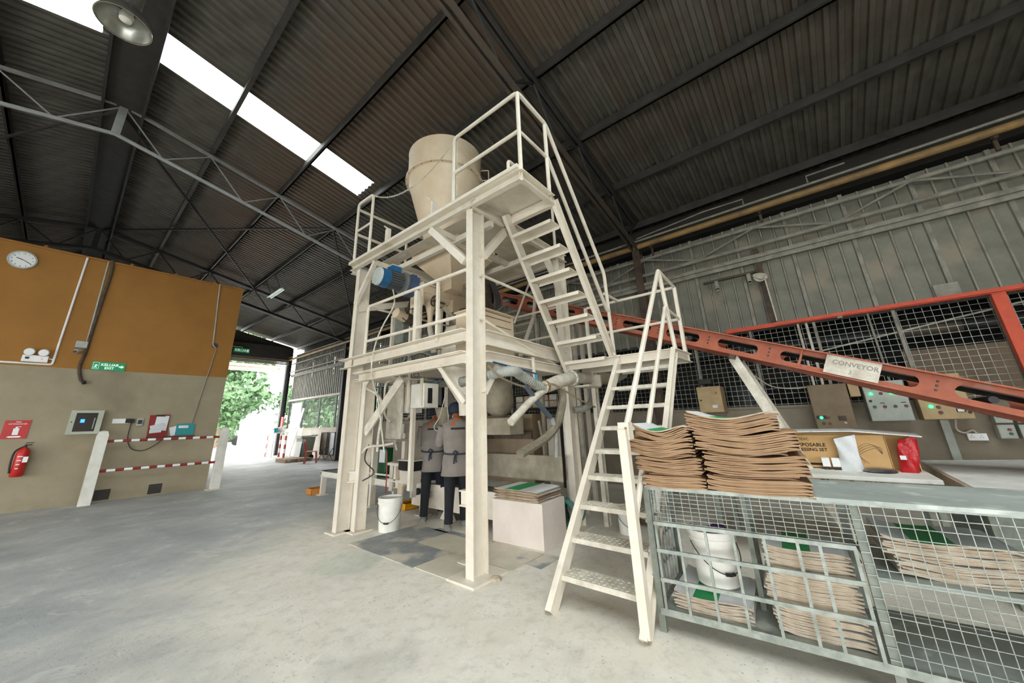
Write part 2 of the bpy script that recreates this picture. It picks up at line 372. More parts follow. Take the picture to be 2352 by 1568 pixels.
for k in range(-19, 21):
    if k in (0, -10, -11, -12, -13):  # one skylight strip is in view; the unseen bays are added for overhead light
        rs('roof_sheet', meR2, k); rs('roof_sheet', meR1, k); rs('roof_sheet', meL2, k); rs('roof_sheet', meL1, k)
        rs('skylight_panel', skR, k); rs('skylight_panel', skL, k)
    else: rs('roof_sheet', meR, k); rs('roof_sheet', meL, k)
for x in (.95, 2.37, 3.8, 5.2, 6.65, 8.05, -1.87, -3.3, -4.7, -6.1, -7.55, -8.9):
    b = MB().channel((x, -7.6, zr(x)-.085), (x, 22.55, zr(x)-.085), .07, .16, (1, 0, 0), t=.006)
    b.box(x+.0, x+.035, -7.6, 22.55, zr(x)-.165, zr(x)-.145)
    part('purlin', b, PURL, ceil)
# trusses
def truss(Y, m_top, m_bot, chord, depth, name, lab, twin=False):
    mb = MB(); mb2 = MB()
    for sgn in (1, -1):
        xe = 7.8 if sgn > 0 else -8.7
        x0 = -.45
        for dy in ((-.05, .05) if chord > .06 else (0,)):
            mb.beam((x0, Y+dy, zr(x0)-.2), (xe, Y+dy, zr(xe)-.2), .05, chord)
            mb2.beam((x0, Y+dy, zr(x0)-.2-depth), (xe, Y+dy, zr(xe)-.2-depth), .05, chord)
        if twin: mb2.tube([(x0, Y-.12, zr(x0)-.28-depth), (xe, Y-.12, zr(xe)-.28-depth)], .022, 6)
        xs = [-.45, .95, 2.37, 3.8, 5.2, 6.65, 7.8] if sgn > 0 else [-.45, -1.87, -3.3, -4.7, -6.1, -7.55, -8.7]
        for a, c in zip(xs[:-1], xs[1:]):
            m_ = (a+c)/2
            mb.tube([(a, Y, zr(a)-.22), (m_, Y, zr(m_)-.2-depth)], .014 if chord < .06 else .02, 6); mb.tube([(m_, Y, zr(m_)-.2-depth), (c, Y, zr(c)-.22)], .014 if chord < .06 else .02, 6)
    mb.beam((-.45, Y, zr(-.45)-.2), (-.45, Y, zr(-.45)-.2-depth), .12, .04)
    s = part('rafter', mb, m_top, None, (0, Y, 6)); s.name = 'roof_truss'; OFF[s.name] = Vector((0, Y, 6)); s['kind'] = 'structure'
    c = part('bottom_chord', mb2, m_bot, s)
    return s
truss(2.4, DARKS, RAFT, .085, .76, 'roof_truss', '')
truss(9.1, TRUSSG, TRUSSG, .055, .67, 'roof_truss', '', True)
truss(15.8, DARKS, DARKS, .085, .7, 'roof_truss', '')
truss(-4.3, DARKS, DARKS, .085, .7, 'roof_truss', '')
b = MB()
for a, c in (((3.75, 9.2, 6.62), (-.35, 15.7, 7.4)), ((3.75, 9.2, 6.62), (7.9, 15.7, 5.75)), ((-.5, 9.2, 7.4), (3.75, 15.7, 6.6)), ((-.5, 9.2, 7.4), (-4.7, 15.7, 6.6))):
    b.tube([a, c], .032, 6)
o = struct('roof_bracing', b, DARKS)
for Y in (2.4, 9.1, 15.8, -4.3):
    b = MB().ibeam((7.72, Y, 0), (7.72, Y, 5.25), .16, .2); b.box(7.55, 7.88, Y-.14, Y+.14, 0, .03)
    o = part('steel_column', b, BROWND if Y == 2.4 else DARKS, None, (7.72, Y, 0)); o['kind'] = 'structure'
    b = MB().ibeam((-8.85, Y, 0), (-8.85, Y, 5.7), .16, .2); o = part('steel_column', b, DARKS, None, (-8.85, Y, 0)); o['kind'] = 'structure'

# clock room block: beige lower wall, ochre upper wall
b = MB().box(-8.9, 2.58, 11.8, 15.2, 0, 2.69); struct('wall_front', b, BEIGEW)
b = MB().box(-8.9, 2.58, 11.8, 15.2, 2.69, 5.14); struct('wall_front', b, OCHRE)
b = MB().box(-8.9, 2.60, 11.77, 15.2, 5.14, 5.18)
for x in (-1.0, .3, 1.1, 1.9, 2.45): b.box(x, x+.05, 11.85, 11.9, 5.18, 5.25)
struct('trim_1', b, OCHRE)
# gable end wall with the big doorway
b = MB(); b.prism([(-9.2, 22.4, 5.75), (7.7, 22.4, 5.75), (7.7, 22.4, zr(7.7)-.15), (-.45, 22.4, zr(-.45)-.18), (-9.2, 22.4, zr(-9.2)-.15)], (0, .08, 0)); b.box(-9.2, 2.4, 22.4, 22.48, 0, 5.75)
struct('wall_far', b, LINT)
b = MB().box(2.4, 7.75, 22.25, 22.6, 5.05, 5.75); struct('trim_2', b, LINT)
b = MB().ibeam((7.66, 22.4, 0), (7.66, 22.4, 5.6), .2, .24); struct('trim_3', b, DARKS)
dr = struct('door_1', MB().box(2.4, 7.6, 22.3, 22.34, 4.96, 5.06), DOORM)
for k in range(3):
    z = 4.76+k*.075; part('door_slat', MB().box(2.4, 7.6, 22.28+.01*k, 22.31+.01*k, z, z+.066), DOORM, dr)
# side wall (left) and back: upper cladding only, open below
b = MB().box(-9.1, -9.0, -7.6, 11, 2.6, 5.85).box(-9.1, -9.0, 11, 22.4, 0, 5.85); struct('wall_left', b, WALLS)
b = MB(); b.prism([(-9.1, -7.5, 2.6), (8.0, -7.5, 2.6), (8.0, -7.5, zr(8.0)-.05), (-.45, -7.5, zr(-.45)-.05), (-9.1, -7.5, zr(-9.1)-.05)], (0, -.08, 0)); b.box(-1, 8, -7.58, -7.5, 0, 2.6); struct('wall_back', b, WALLS)
# right wall: plaster base, cladding sheets above, mesh window between
wr = struct('wall_right', MB().box(7.9, 8.05, -7.5, 13.4, 0, 1.44).box(7.88, 8.06, -7.5, 13.4, 1.44, 1.48), PLAST)
struct('wall_right', MB().box(7.9, 8.05, 13.4, 22.3, 0, 1.3).box(7.86, 8.06, 13.4, 22.3, 1.3, 1.34), PLASTW)
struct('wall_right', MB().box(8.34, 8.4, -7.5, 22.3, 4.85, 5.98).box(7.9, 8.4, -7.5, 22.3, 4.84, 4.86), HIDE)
def wsheet(z0, z1, big):
    mb = MB(); prof = []; W_ = .8
    for k in range(4):
        y = k*.2; wd = .06 if (k == 0 and big) else .03; d = .035 if k == 0 and big else .022
        prof += [(y, 0), (y+.008, -d), (y+wd, -d), (y+wd+.01, 0)]
    prof += [(W_, 0)]
    n = len(prof); vs = [(7.9+dx, y, z) for z in (z0, z1) for y, dx in prof]
    mb.add(vs, [(i, i+1, n+i+1, n+i) for i in range(n-1)]); mb.m = [1 if i % 4 == 1 else 0 for i in range(n-1)]; return mb.mesh('wall_sheet', [WALLS, PIPEG])
wsA = wsheet(2.84, 4.93, True); wsB = wsheet(2.78, 5.35, False)
for k in range(37):
    Y = -7.5+.8*k
    if Y > 22: break
    o = bpy.data.objects.new('wall_sheet', wsA if Y < 13 else wsB); COL.objects.link(o); o.parent = wr; o.location = (random.uniform(-.006, .002), Y, random.uniform(-.02, .02)); OFF[o.name] = Vector()
# mesh window to the store beyond
win = struct('window_1', MB().box(7.88, 7.94, -7.5, 13.4, 2.80, 2.86), DARKS)
mb = MB()
y = -6.0
while y < 13.3:
    mb.box(7.90, 7.904, y, y+.005, 1.48, 2.82); y += .088
z = 1.5
while z < 2.8:
    mb.box(7.896, 7.90, -6, 13.3, z, z+.005); z += .088
part('wire_mesh', mb, GALV, win, kind='stuff')
for y in (-5.0, -4.05, -3.1, -2.16, -1.21, -.27, .64, 1.6, 2.55, 3.5, 4.45, 5.4, 6.35, 7.3, 8.25, 9.2, 10.15, 11.1, 12.05, 13.0):
    part('mullion', MB().box(7.86, 7.92, y-.02, y+.02, 1.48, 2.82), PIPEG, win)
# store interior seen through the mesh
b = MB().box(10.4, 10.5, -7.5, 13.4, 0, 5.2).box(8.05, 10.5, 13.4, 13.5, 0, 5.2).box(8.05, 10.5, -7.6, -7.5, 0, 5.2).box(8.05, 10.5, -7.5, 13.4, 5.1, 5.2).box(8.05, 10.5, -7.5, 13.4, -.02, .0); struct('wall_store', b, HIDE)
# far barred window
win2 = struct('window_2', MB().box(7.9, 7.96, 13.4, 22.2, 2.72, 2.78), DARKS)
mb = MB(); y = 13.5
while y < 22.1:
    mb.box(7.92, 7.93, y, y+.014, 1.34, 2.72); y += .105
for z in (1.45, 1.8, 2.15, 2.5): mb.box(7.915, 7.935, 13.4, 22.2, z, z+.014)
part('window_bars', mb, DARKS, win2, kind='stuff')
for y in (13.42, 15.0, 16.7, 18.37, 20.25, 22.1): part('mullion', MB().box(7.88, 7.94, y-.04, y+.04, 1.34, 2.72), DARKS, win2)
part('window_rail', MB().box(7.82, 7.9, 13.4, 22.3, 2.76, 2.84), PLASTW, win2)

# wall girts and pipes on the right wall
solo('roof_pipe', MB().tube([(7.6, -7.4, 5.05), (7.6, 22.2, 5.05)], .06, 12), PIPEY, 'long ochre pipe running along the top of the grey cladding', 'pipe', (7.6, 2, 5.05), smooth=True)
solo('water_pipe', MB().tube([(7.56, -7.4, 5.17), (7.56, 22.2, 5.17)], .022, 8), PIPEG, 'thin grey pipe just above the ochre pipe on the right wall', 'pipe', (7.56, 2, 5.17), smooth=True)
b = MB().tube([(7.5, .25, 5.17), (7.5, .25, 5.28), (7.5, .9, 5.3), (7.5, 2.3, 5.2)], .014, 6).tube([(7.5, -.7, 5.17), (7.5, -.7, 5.3), (7.5, -1.2, 5.3)], .014, 6)
solo('sprinkler_branch', b, PIPEG, 'thin branch pipes bent up from the grey pipe under the roof', 'pipe', (7.5, .25, 5.17))
t = thing('wall_girder', 'dusty grey lattice girder of two pipes along the cladding', 'girder', (7.75, 0, 4.35))
part('top_chord', MB().tube([(7.72, -7.4, 4.74), (7.72, 22.2, 4.8)], .035, 8), PIPEG, t, smooth=True)
part('bottom_chord', MB().tube([(7.72, -7.4, 4.4), (7.72, 22.2, 4.35)], .038, 8), PIPEG, t, smooth=True)
ys = [-6.2, -5.2, -4.4, -3.4, -2.85, -1.85, -.92, .2, 1.22, 2.25, 3.2, 4.2, 5.1, 6.1, 7, 8, 8.9, 9.9, 10.8, 11.8, 12.7, 13.7, 14.6, 15.6, 16.5, 17.5, 18.4, 19.4, 20.3, 21.3]
for i in range(len(ys)-1):
    up = i % 2
    part('lattice_bar', MB().tube([(7.72, ys[i], 4.74 if up else 4.4), (7.72, ys[i+1], 4.4 if up else 4.74)], .02, 6), PIPEG, t)
solo('wall_rail', MB().box(7.74, 7.82, -7.4, 22.2, 4.15, 4.22).box(7.78, 7.82, -7.4, 22.2, 4.07, 4.15), PIPEG, 'grey angle rail under the lattice girder on the cladding', 'rail', (7.78, 0, 4.15))
for k, (y, z) in enumerate(((-2.7, 4.8), (.05, 4.8), (2.05, 4.8))):
    solo('pipe_bracket', MB().box(7.66, 7.7, y-.02, y+.02, z-.02, z+.2).box(7.58, 7.7, y-.02, y+.02, z+.14, z+.17), BROWND, ['small steel bracket holding the ochre pipe at the right edge', 'small steel bracket under the ochre pipe midway along the cladding', 'small steel bracket under the ochre pipe beside the dark column'][k], 'bracket', (7.66, y, z))
t = thing('hook_rail', 'dark steel bar with two hanging lugs on the grey cladding', 'rail', (7.75, .75, 3.85))
part('bar', MB().box(7.72, 7.78, .32, 1.21, 3.87, 3.91), BROWND, t)
for y in (.98, .45): part('lug', MB().box(7.70, 7.73, y-.03, y+.03, 3.69, 3.87).lathe((7.70, y, 3.69), [(.03, 0), (.03, .03)], (1, 0, 0), 12), PIPEG, t)
b = MB().box(7.79, 7.88, .22, .31, 2.88, 4.35); solo('cladding_post', b, BROWND, 'dark steel post against the cladding beside the rope coil', 'post', (7.79, .32, 2.88))
b = MB()
for k in range(9):
    r = .07+.015*math.sin(k*2.1); P = [(7.66+.02*math.sin(3*a+k), .28+r*1.2*math.cos(a), 3.72+(.045+.01*math.cos(k))*math.sin(a+k*.4)+.006*k) for a in [2*PI*i/14 for i in range(15)]]
    b.tube(P, .009, 5)
b.tube([(7.68, .22, 3.7), (7.67, .21, 3.3), (7.69, .2, 2.9)], .012, 6)
solo('rope_coil', b, DUSTW, 'coil of pale dusty rope with one end hanging down the cladding', 'rope', (7.68, .28, 3.7), smooth=True)
solo('cladding_patch', MB().box(7.83, 7.86, -1.92, -1.68, 2.86, 3.08), PIPEG, 'small grey metal patch plate on the cladding above the red rail', 'plate', (7.83, -1.8, 2.86))
t = thing('red_rail', 'orange red steel channel frame across the mesh window', 'frame', (7.62, -2, 2.8))
part('rail', MB().box(7.6, 7.68, -7.3, .98, 2.79, 2.86).box(7.56, 7.62, -7.3, .24, 2.8, 2.815), REDRAIL, t)
part('post', MB().box(7.6, 7.68, -2.21, -2.09, .9, 2.79), REDRAIL, t)
part('clip', MB().box(7.59, 7.7, -.62, -.56, 2.77, 2.8), PIPEG, t)
t = thing('pipe_pair', 'two thin pale pipes standing in front of the mesh window', 'pipe', (7.8, -.1, 1.5))
for y in (-.06, -.17): part('pipe', MB().tube([(7.84, y, 1.47), (7.84, y, 2.82)], .018, 8), DUSTW, t)
solo('window_pipe', MB().tube([(7.85, -.93, 1.46), (7.85, -.93, 2.82)], .014, 8), PIPEG, 'thin grey vertical pipe in front of the mesh beside the name plate', 'pipe', (7.78, -.93, 1.5))
b = MB().tube([(8.5, -7, 2.5), (8.5, 4, 2.62)], .09, 12); solo('store_duct', b, DARKS, 'dark horizontal duct behind the mesh window', 'duct', (8.5, 0, 2.5), smooth=True)
solo('rusty_pipe', MB().tube([(8.3, -1.9, 2.52), (8.3, -1.2, 2.53)], .1, 12), RAFT, 'rust brown pipe section on the duct behind the mesh', 'pipe', (8.35, -1.5, 2.5), smooth=True)
solo('slanted_pipe', MB().tube([(8.2, -.2, 2.35), (8.2, -3.2, 2.85)], .014, 6), DUSTW, 'thin pale slanted pipe behind the mesh window', 'pipe', (8.2, -.4, 2.4))
solo('store_partition', MB().box(8.5, 8.55, -6, -1.25, .5, 2.25), BOXD, 'plain grey partition board behind the right end of mesh', 'partition', (8.5, -3, .5))
solo('store_drum', MB().lathe((8.7, 1.0, 1.3), [(.3, 0), (.3, .55), (.27, .6)], n=20), DARKS, 'dark drum standing behind the mesh beside the support leg', 'drum', (8.7, 1.0, 1.3), smooth=True)

# door wall sign
t = thing('exit_sign', 'green KELUAR exit sign on the dark lintel over the doorway', 'sign', (5.2, 22.22, 5.3))
part('sign_board', MB().box(4.93, 5.62, 22.19, 22.24, 5.2, 5.42), GREENS, t)
mb = MB(); text(mb, 'KELUAR', .17, (4.97, 22.185, 5.25), (1, 0, 0), (0, 0, 1), .003, bold=.004); mb.box(5.5, 5.58, 22.18, 22.19, 5.24, 5.38); part('lettering', mb, WHITES, t)
solo('sign_conduit', MB().box(4.3, 5.3, 22.2, 22.25, 5.47, 5.49).box(5.28, 5.3, 22.2, 22.25, 5.43, 5.49), WHITE, 'thin white conduit above the far exit sign', 'conduit', (4.8, 22.2, 5.4))

# ================================================================== TOWER
T = thing('tower', 'tall cream steel tower of beams carrying the hopper platform', 'tower', (2.7, 2.65, 0))
X0, X1, Y0, Y1 = 2.6, 4.65, 2.6, 5.22
def post(name, x, y, z0, z1, par, m=CREAM, w_=.1, h=.2, foot=True):
    mb = MB().ibeam((x, y, z0), (x, y, z1), w_, h, (1, 0, 0), .011)
    if foot: mb.box(x-h/2-.06, x+h/2+.06, y-w_/2-.08, y+w_/2+.08, z0, z0+.015)
    return part(name, mb, m, par)
for x, y in ((2.7, 2.65), (2.7, 5.2), (4.6, 2.66), (4.6, 5.2)): post('post', x, y, 0, 3.78, T)
part('base_plate', MB().box(2.5, 2.95, 2.5, 2.85, 0.001, .02), CREAM, T)
# upper platform: side channels, floor plates and cross members
bx = lambda *a: MB().box(*a)
part('edge_beam', MB().channel((2.6, 1.87, 3.84), (2.6, 5.42, 3.88), .07, .13, (-1, 0, 0)).box(2.53, 2.62, 1.87, 5.42, 3.905, 3.95), CREAM, T)
part('edge_beam', MB().channel((4.68, 2.58, 3.84), (4.68, 5.42, 3.84), .07, .13, (1, 0, 0)), CREAM, T)
part('edge_beam', MB().channel((2.6, 1.87, 3.84), (3.22, 1.87, 3.84), .06, .13, (0, -1, 0)), CREAM, T)
part('edge_beam', MB().channel((2.6, 5.42, 3.84), (4.7, 5.42, 3.84), .06, .13, (0, 1, 0)), CREAM, T)
part('cross_beam', MB().channel((2.6, 2.6, 3.83), (4.7, 2.6, 3.83), .06, .12, (0, -1, 0)), CREAM, T)
part('cross_beam', MB().channel((3.22, 1.87, 3.83), (3.22, 2.62, 3.83), .06, .12, (1, 0, 0)), CREAM, T)
for y in (3.3, 4.75): part('cross_beam', MB().box(2.63, 4.65, y-.03, y+.03, 3.72, 3.8), CREAM, T)
for x in (2.98, 4.1): part('cross_beam', MB().box(x-.03, x+.03, 2.63, 5.4, 3.7, 3.78), CREAM, T)
for x0, x1, y0, y1 in ((2.63, 3.2, 1.9, 2.58), (2.84, 3.05, 2.63, 5.4), (3.05, 4.66, 2.63, 3.35), (3.05, 4.66, 4.75, 5.4), (3.95, 4.66, 3.35, 4.75)):
    part('floor_plate', bx(x0, x1, y0, y1, 3.9, 3.908), CREAM, T)
# knee braces
def flat(a, b_, par=T, m=CREAM, w_=.1, t=.02, up=(0, 0, 1), nm='brace'): return part(nm, MB().beam(a, b_, w_, t, up), m, par)
flat((2.62, 3.36, 3.78), (2.62, 2.72, 3.12), up=(0, 1, 1), t=.09, w_=.09); flat((2.62, 4.72, 3.78), (2.62, 5.22, 3.2), up=(0, -1, 1), t=.06, w_=.06)
flat((3.25, 2.62, 3.76), (2.78, 2.62, 3.2), up=(1, 0, 1), t=.1, w_=.08); flat((4.1, 2.62, 3.76), (4.55, 2.62, 3.2), up=(-1, 0, 1), t=.08, w_=.06)
flat((2.65, 5.2, 3.12), (4.6, 5.2, 3.75), t=.1, w_=.05)
# middle level
for z, y1 in ((2.32, 5.42), (2.08, 4.95)):
    part('edge_beam', MB().channel((2.6, 2.7, z-.07), (2.6, y1, z-.07), .08, .13 if z > 2.2 else .12, (-1, 0, 0)).box(2.53, 2.64, 2.7, y1, z-.012, z), CREAM, T)
part('edge_beam', MB().channel((2.8, 2.6, 2.24), (4.5, 2.6, 2.2), .06, .17, (0, -1, 0)), CREAM, T)
part('edge_beam', MB().channel((2.8, 2.6, 2.03), (4.5, 2.6, 2.01), .06, .12, (0, -1, 0)), CREAM, T)
part('edge_beam', MB().channel((2.7, 5.3, 2.25), (4.6, 5.3, 2.25), .06, .14, (0, 1, 0)), CREAM, T)
part('edge_beam', MB().channel((4.62, 2.7, 2.25), (4.62, 5.2, 2.25), .06, .14, (1, 0, 0)), CREAM, T)
for y0, y1 in ((2.68, 3.2), (4.5, 5.25)): part('floor_plate', bx(2.66, 4.58, y0, y1, 2.0, 2.01), CREAM, T)
flat((2.62, 3.14, 1.97), (2.62, 2.72, 1.55), up=(0, 1, 1), t=.05, w_=.06); flat((3.03, 2.62, 1.97), (2.79, 2.62, 1.64), up=(1, 0, 1), t=.05, w_=.05)
def tube(name, P, r=.021, par=T, m=CREAM, n=8): return part(name, MB().tube(P, r, n), m, par, smooth=True)
# middle railing
tube('guard_rail', bent([(2.6, 4.78, 2.3), (2.6, 4.78, 3.05), (2.6, 2.7, 3.01)])); tube('guard_rail', [(2.6, 4.78, 2.52), (2.6, 2.7, 2.48)])
tube('guard_rail', [(2.75, 2.62, 2.97), (3.75, 2.62, 2.96), (4.0, 2.62, 2.9)], .018); tube('guard_rail', [(2.75, 2.62, 2.45), (4.35, 2.62, 2.05)], .018)
part('rail_post', bx(2.58, 2.64, 3.57, 3.63, 2.3, 2.99), CREAM, T); part('rail_post', bx(2.6, 2.63, 3.18, 3.22, 2.26, 3.0), CREAM, T)
tube('guard_rail', [(2.6, 4.78, 3.04), (4.6, 4.78, 3.04)], .018); tube('guard_rail', [(4.62, 4.8, 3.04), (4.62, 2.7, 3.04)], .018); tube('guard_rail', [(4.62, 4.8, 2.6), (4.62, 2.7, 2.6)], .018)
for y in (4.75, 3.8): part('rail_post', bx(4.58, 4.64, y, y+.05, 2.3, 3.04), CREAM, T)
# upper railings
U = .024
tube('guard_rail', bent([(2.62, 2.95, 3.95), (2.62, 2.95, 4.99), (2.6, 1.87, 4.96), (3.17, 1.87, 4.93), (4.45, 1.87, 3.29), (4.48, 1.87, 2.14)]), U)
tube('guard_rail', [(2.62, 2.95, 4.44), (2.6, 1.87, 4.42), (3.17, 1.87, 4.41), (4.4, 1.87, 2.76), (4.46, 1.87, 2.74)], U)
tube('rail_post', [(2.6, 1.87, 3.9), (2.6, 1.87, 4.95)], U); tube('rail_post', [(3.15, 1.87, 3.88), (3.15, 1.87, 4.9)], U)
tube('guard_rail', bent([(2.6, 5.38, 3.95), (2.6, 5.4, 5.08), (2.6, 4.92, 5.06), (2.6, 4.92, 3.95)]), U); tube('guard_rail', [(2.6, 5.39, 4.54), (2.6, 4.92, 4.53)], .018)
tube('guard_rail', [(2.6, 5.4, 4.98), (4.65, 5.4, 4.98)], U); tube('guard_rail', [(2.6, 5.4, 4.5), (4.65, 5.4, 4.5)], U); tube('guard_rail', [(4.68, 5.4, 4.98), (4.68, 2.7, 4.98)], U); tube('guard_rail', [(4.68, 5.4, 4.5), (4.68, 2.7, 4.5)], U)
for x, y in ((3.6, 5.4), (4.66, 5.4), (4.68, 4.1), (4.68, 2.75)): tube('rail_post', [(x, y, 3.9), (x, y, 4.98)], U)
tube('guard_rail', bent([(2.64, 2.07, 3.95), (2.64, 2.07, 4.16), (3.0, 2.07, 4.16), (3.0, 2.07, 3.92)], .04), .02)
part('hook_plate', MB().box(2.58, 2.63, 4.36, 4.44, 3.94, 4.2).obox((2.6, 4.44, 4.24), (1, 0, 0), (0, 1, 1), (0, -1, 1), .05, .12, .012), CREAM, T)
part('hook_plate', MB().box(2.62, 2.7, 3.38, 3.4, 3.94, 4.25).obox((2.62, 3.41, 4.27), (1, 0, 0), (0, 1, 1), (0, -1, 1), .08, .09, .012), CREAM, T)
part('drop_strap', MB().beam((3.6, 2.55, 2.1), (3.62, 2.55, 1.78), .02, .035), CREAM, T)
# stair between top and landing
S = thing('platform_stair', 'cream steel stair from the top platform down to the landing', 'stair', (3.8, 2.2, 2.05))
def stringer(a, b_, par, w_=.045, h=.13, m=CREAM, os=(0, -1, 0), nm='stringer'): return part(nm, MB().channel(a, b_, w_, h, os, (1, 0, 1)), m, par)
stringer((3.24, 1.87, 3.86), (4.47, 1.87, 2.06), S); stringer((3.1, 2.5, 3.86), (4.35, 2.5, 2.0), S, os=(0, 1, 0))
for k in range(7):
    x = 3.27+.178*k; z = 3.58-.247*k
    part('tread', MB().box(x-.1, x+.1, 1.9, 2.48, z, z+.008).box(x-.104, x-.1, 1.9, 2.48, z-.035, z+.008).box(x+.1, x+.104, 1.9, 2.48, z-.035, z+.008), CREAM, S)
L_ = thing('landing', 'small cream steel landing between the stair and the ladder', 'landing', (4.4, 1.8, 2.0))
part('edge_beam', MB().channel((4.38, 1.1, 2.05), (4.32, 2.55, 2.05), .06, .11, (-1, 0, 0)), CREAM, L_)
part('edge_beam', MB().channel((4.38, 1.1, 2.05), (4.95, 1.08, 2.05), .05, .11, (0, -1, 0)), CREAM, L_)
part('edge_beam', MB().channel((4.95, 1.08, 2.05), (4.9, 2.55, 2.05), .06, .11, (1, 0, 0)), CREAM, L_)
part('floor_plate', bx(4.36, 4.94, 1.1, 2.55, 2.1, 2.108), CREAM, L_)
tube('guard_rail', [(4.45, 1.9, 3.0), (4.9, 1.9, 3.0)], .02, L_)
tube('guard_rail', bent([(4.27, 1.11, 3.04), (4.9, 1.11, 3.0), (4.9, 2.4, 3.0)], .03), .02, L_); tube('guard_rail', [(4.3, 1.11, 2.58), (4.9, 1.11, 2.56), (4.9, 2.4, 2.56)], .02, L_)
part('rail_post', bx(4.87, 4.92, 1.09, 1.13, 2.1, 3.0), CREAM, L_); part('rail_post', bx(4.87, 4.92, 2.4, 2.44, 2.1, 3.0), CREAM, L_)
part('leg', MB().ibeam((4.62, 2.72, 0), (4.62, 2.72, 1.98), .08, .16, (1, 0, 0)), DUSTW, L_)
part('leg', MB().ibeam((4.9, 2.4, 0), (4.9, 2.4, 2.0), .06, .1, (1, 0, 0)), DUSTW, L_)
# step ladder up to the landing
D = thing('step_ladder', 'steep cream ladder with dusty checker treads beside the cage shelf', 'ladder', (2.6, 1.45, 0))
stringer((2.57, 1.78, 0.0), (4.42, 1.78, 2.09), D, .05, .1, os=(0, 1, 0)); stringer((2.62, 1.11, 0.0), (4.4, 1.11, 2.09), D, .05, .1, os=(0, -1, 0))
for k in range(9):
    x = 2.8+.187*k; z = .205+.212*k
    part('tread', MB().box(x-.09, x+.1, 1.13, 1.76, z, z+.006).box(x-.094, x-.09, 1.13, 1.76, z-.03, z+.006).box(x+.1, x+.104, 1.13, 1.76, z-.03, z+.006), DUSTW, D)
    mb = MB()
    for j in range(15):
        for i in range(4):
            mb.obox((x-.07+.045*i, 1.16+.042*j, z+.008), (1, 1 if (i+j) % 2 else -1, 0), (-1, 1, 0) if (i+j) % 2 else (1, 1, 0), (0, 0, 1), .024, .006, .004)
    part('tread_pattern', mb, DUSTW, D, kind='stuff')
part('rail_post', bx(2.6, 2.66, 1.07, 1.13, .03, 1.27), CREAM, D); part('rail_bracket', MB().box(2.64, 2.72, 1.06, 1.14, 1.2, 1.32), CREAM, D)
for z in (1.24, 1.28): part('bolt', MB().lathe((2.64, 1.08, z), [(.008, 0), (.008, .012)], (-1, 0, 0), 8), PIPEY, D)
tube('handrail', bent([(2.69, 1.1, 1.27), (4.23, 1.1, 3.04), (4.4, 1.1, 2.11)], .05), .024, D)
tube('handrail', bent([(2.66, 1.1, .68), (4.27, 1.1, 2.59), (4.4, 1.1, 2.2)], .04), .022, D)
# chain across the platform gate
CH = thing('safety_chain', 'pale chain slung from the gate post across the hopper platform', 'chain', (2.6, 3.9, 4.7))
def chain(P, par, pitch=.036, r=.0045):
    S_ = spline(P, 20) if len(P) > 2 else [Vector(P[0]).lerp(Vector(P[1]), i/40) for i in range(41)]
    L = [0]
    for i in range(1, len(S_)): L.append(L[-1]+(S_[i]-S_[i-1]).length)
    n = int(L[-1]/pitch); mb = MB(); j = 0
    for k in range(n):
        t = L[-1]*(k+.5)/n
        while j < len(L)-2 and L[j+1] < t: j += 1
        p = S_[j].lerp(S_[j+1], (t-L[j])/max(1e-6, L[j+1]-L[j])); d = (S_[j+1]-S_[j]).normalized()
        u = d.cross(Vector((1, 0, .2))).normalized(); v = d.cross(u).normalized(); s = u if k % 2 else v
        mb.tube([p+d*.022*math.cos(a)+s*.011*math.sin(a) for a in [2*PI*q/8 for q in range(9)]], r, 4, False)
    part('chain_links', mb, DUSTW, par, kind='stuff')
chain(arc((2.6, 2.97, 4.9), (2.6, 4.92, 5.04), .3, 20), CH); chain([(2.63, 2.9, 4.92), (2.63, 2.9, 4.1)], CH)

# ------------------------------------------------------------------ hopper
HC = (3.44, 4.1)
H = thing('hopper', 'large cream cone hopper standing on the top platform', 'hopper', (HC[0], HC[1], 3.9))
part('cylinder', MB().lathe((HC[0], HC[1], 0), [(.62, 5.28), (.622, 5.76), (.628, 5.785), (.61, 5.785), (.6, 5.3)], n=48, cap=False), CREAM2, H, smooth=True)
part('flange', MB().lathe((HC[0], HC[1], 0), [(.6, 5.27), (.66, 5.27), (.66, 5.3), (.6, 5.3)], n=48, cap=False), CREAM2, H)
part('cone', MB().lathe((HC[0], HC[1], 0), [(.62, 5.28), (.36, 4.32), (.34, 4.28), (.25, 3.86)], n=48), CREAM2, H, smooth=True)
part('side_handle', MB().tube(bent([(HC[0]+.36, HC[1]-.52, 5.52), (HC[0]+.44, HC[1]-.62, 5.52), (HC[0]+.44, HC[1]-.62, 5.32), (HC[0]+.36, HC[1]-.52, 5.32)], .02), .01, 6), CREAM2, H)
mb = MB()
for k in range(24): a = 2*PI*k/24; mb.lathe((HC[0]+.645*math.cos(a), HC[1]+.645*math.sin(a), 5.255), [(.01, 0), (.01, .06)], n=6)
part('flange_bolts', mb, PIPEG, H, kind='stuff')
mb = MB(); q = [(-.45, -.45), (.45, -.45), (.45, .45), (-.45, .45)]; c = (3.5, 3.95)
mb.loft([[Vector((c[0]+x*k, c[1]+y*k, z)) for x, y in q] for k, z in ((1, 3.89), (1, 3.82), (.27, 3.43))])
part('square_hopper', mb, CREAM2, H)
part('outlet', bx(c[0]-.12, c[0]+.12, c[1]-.12, c[1]+.12, 3.3, 3.43), CREAM2, H)

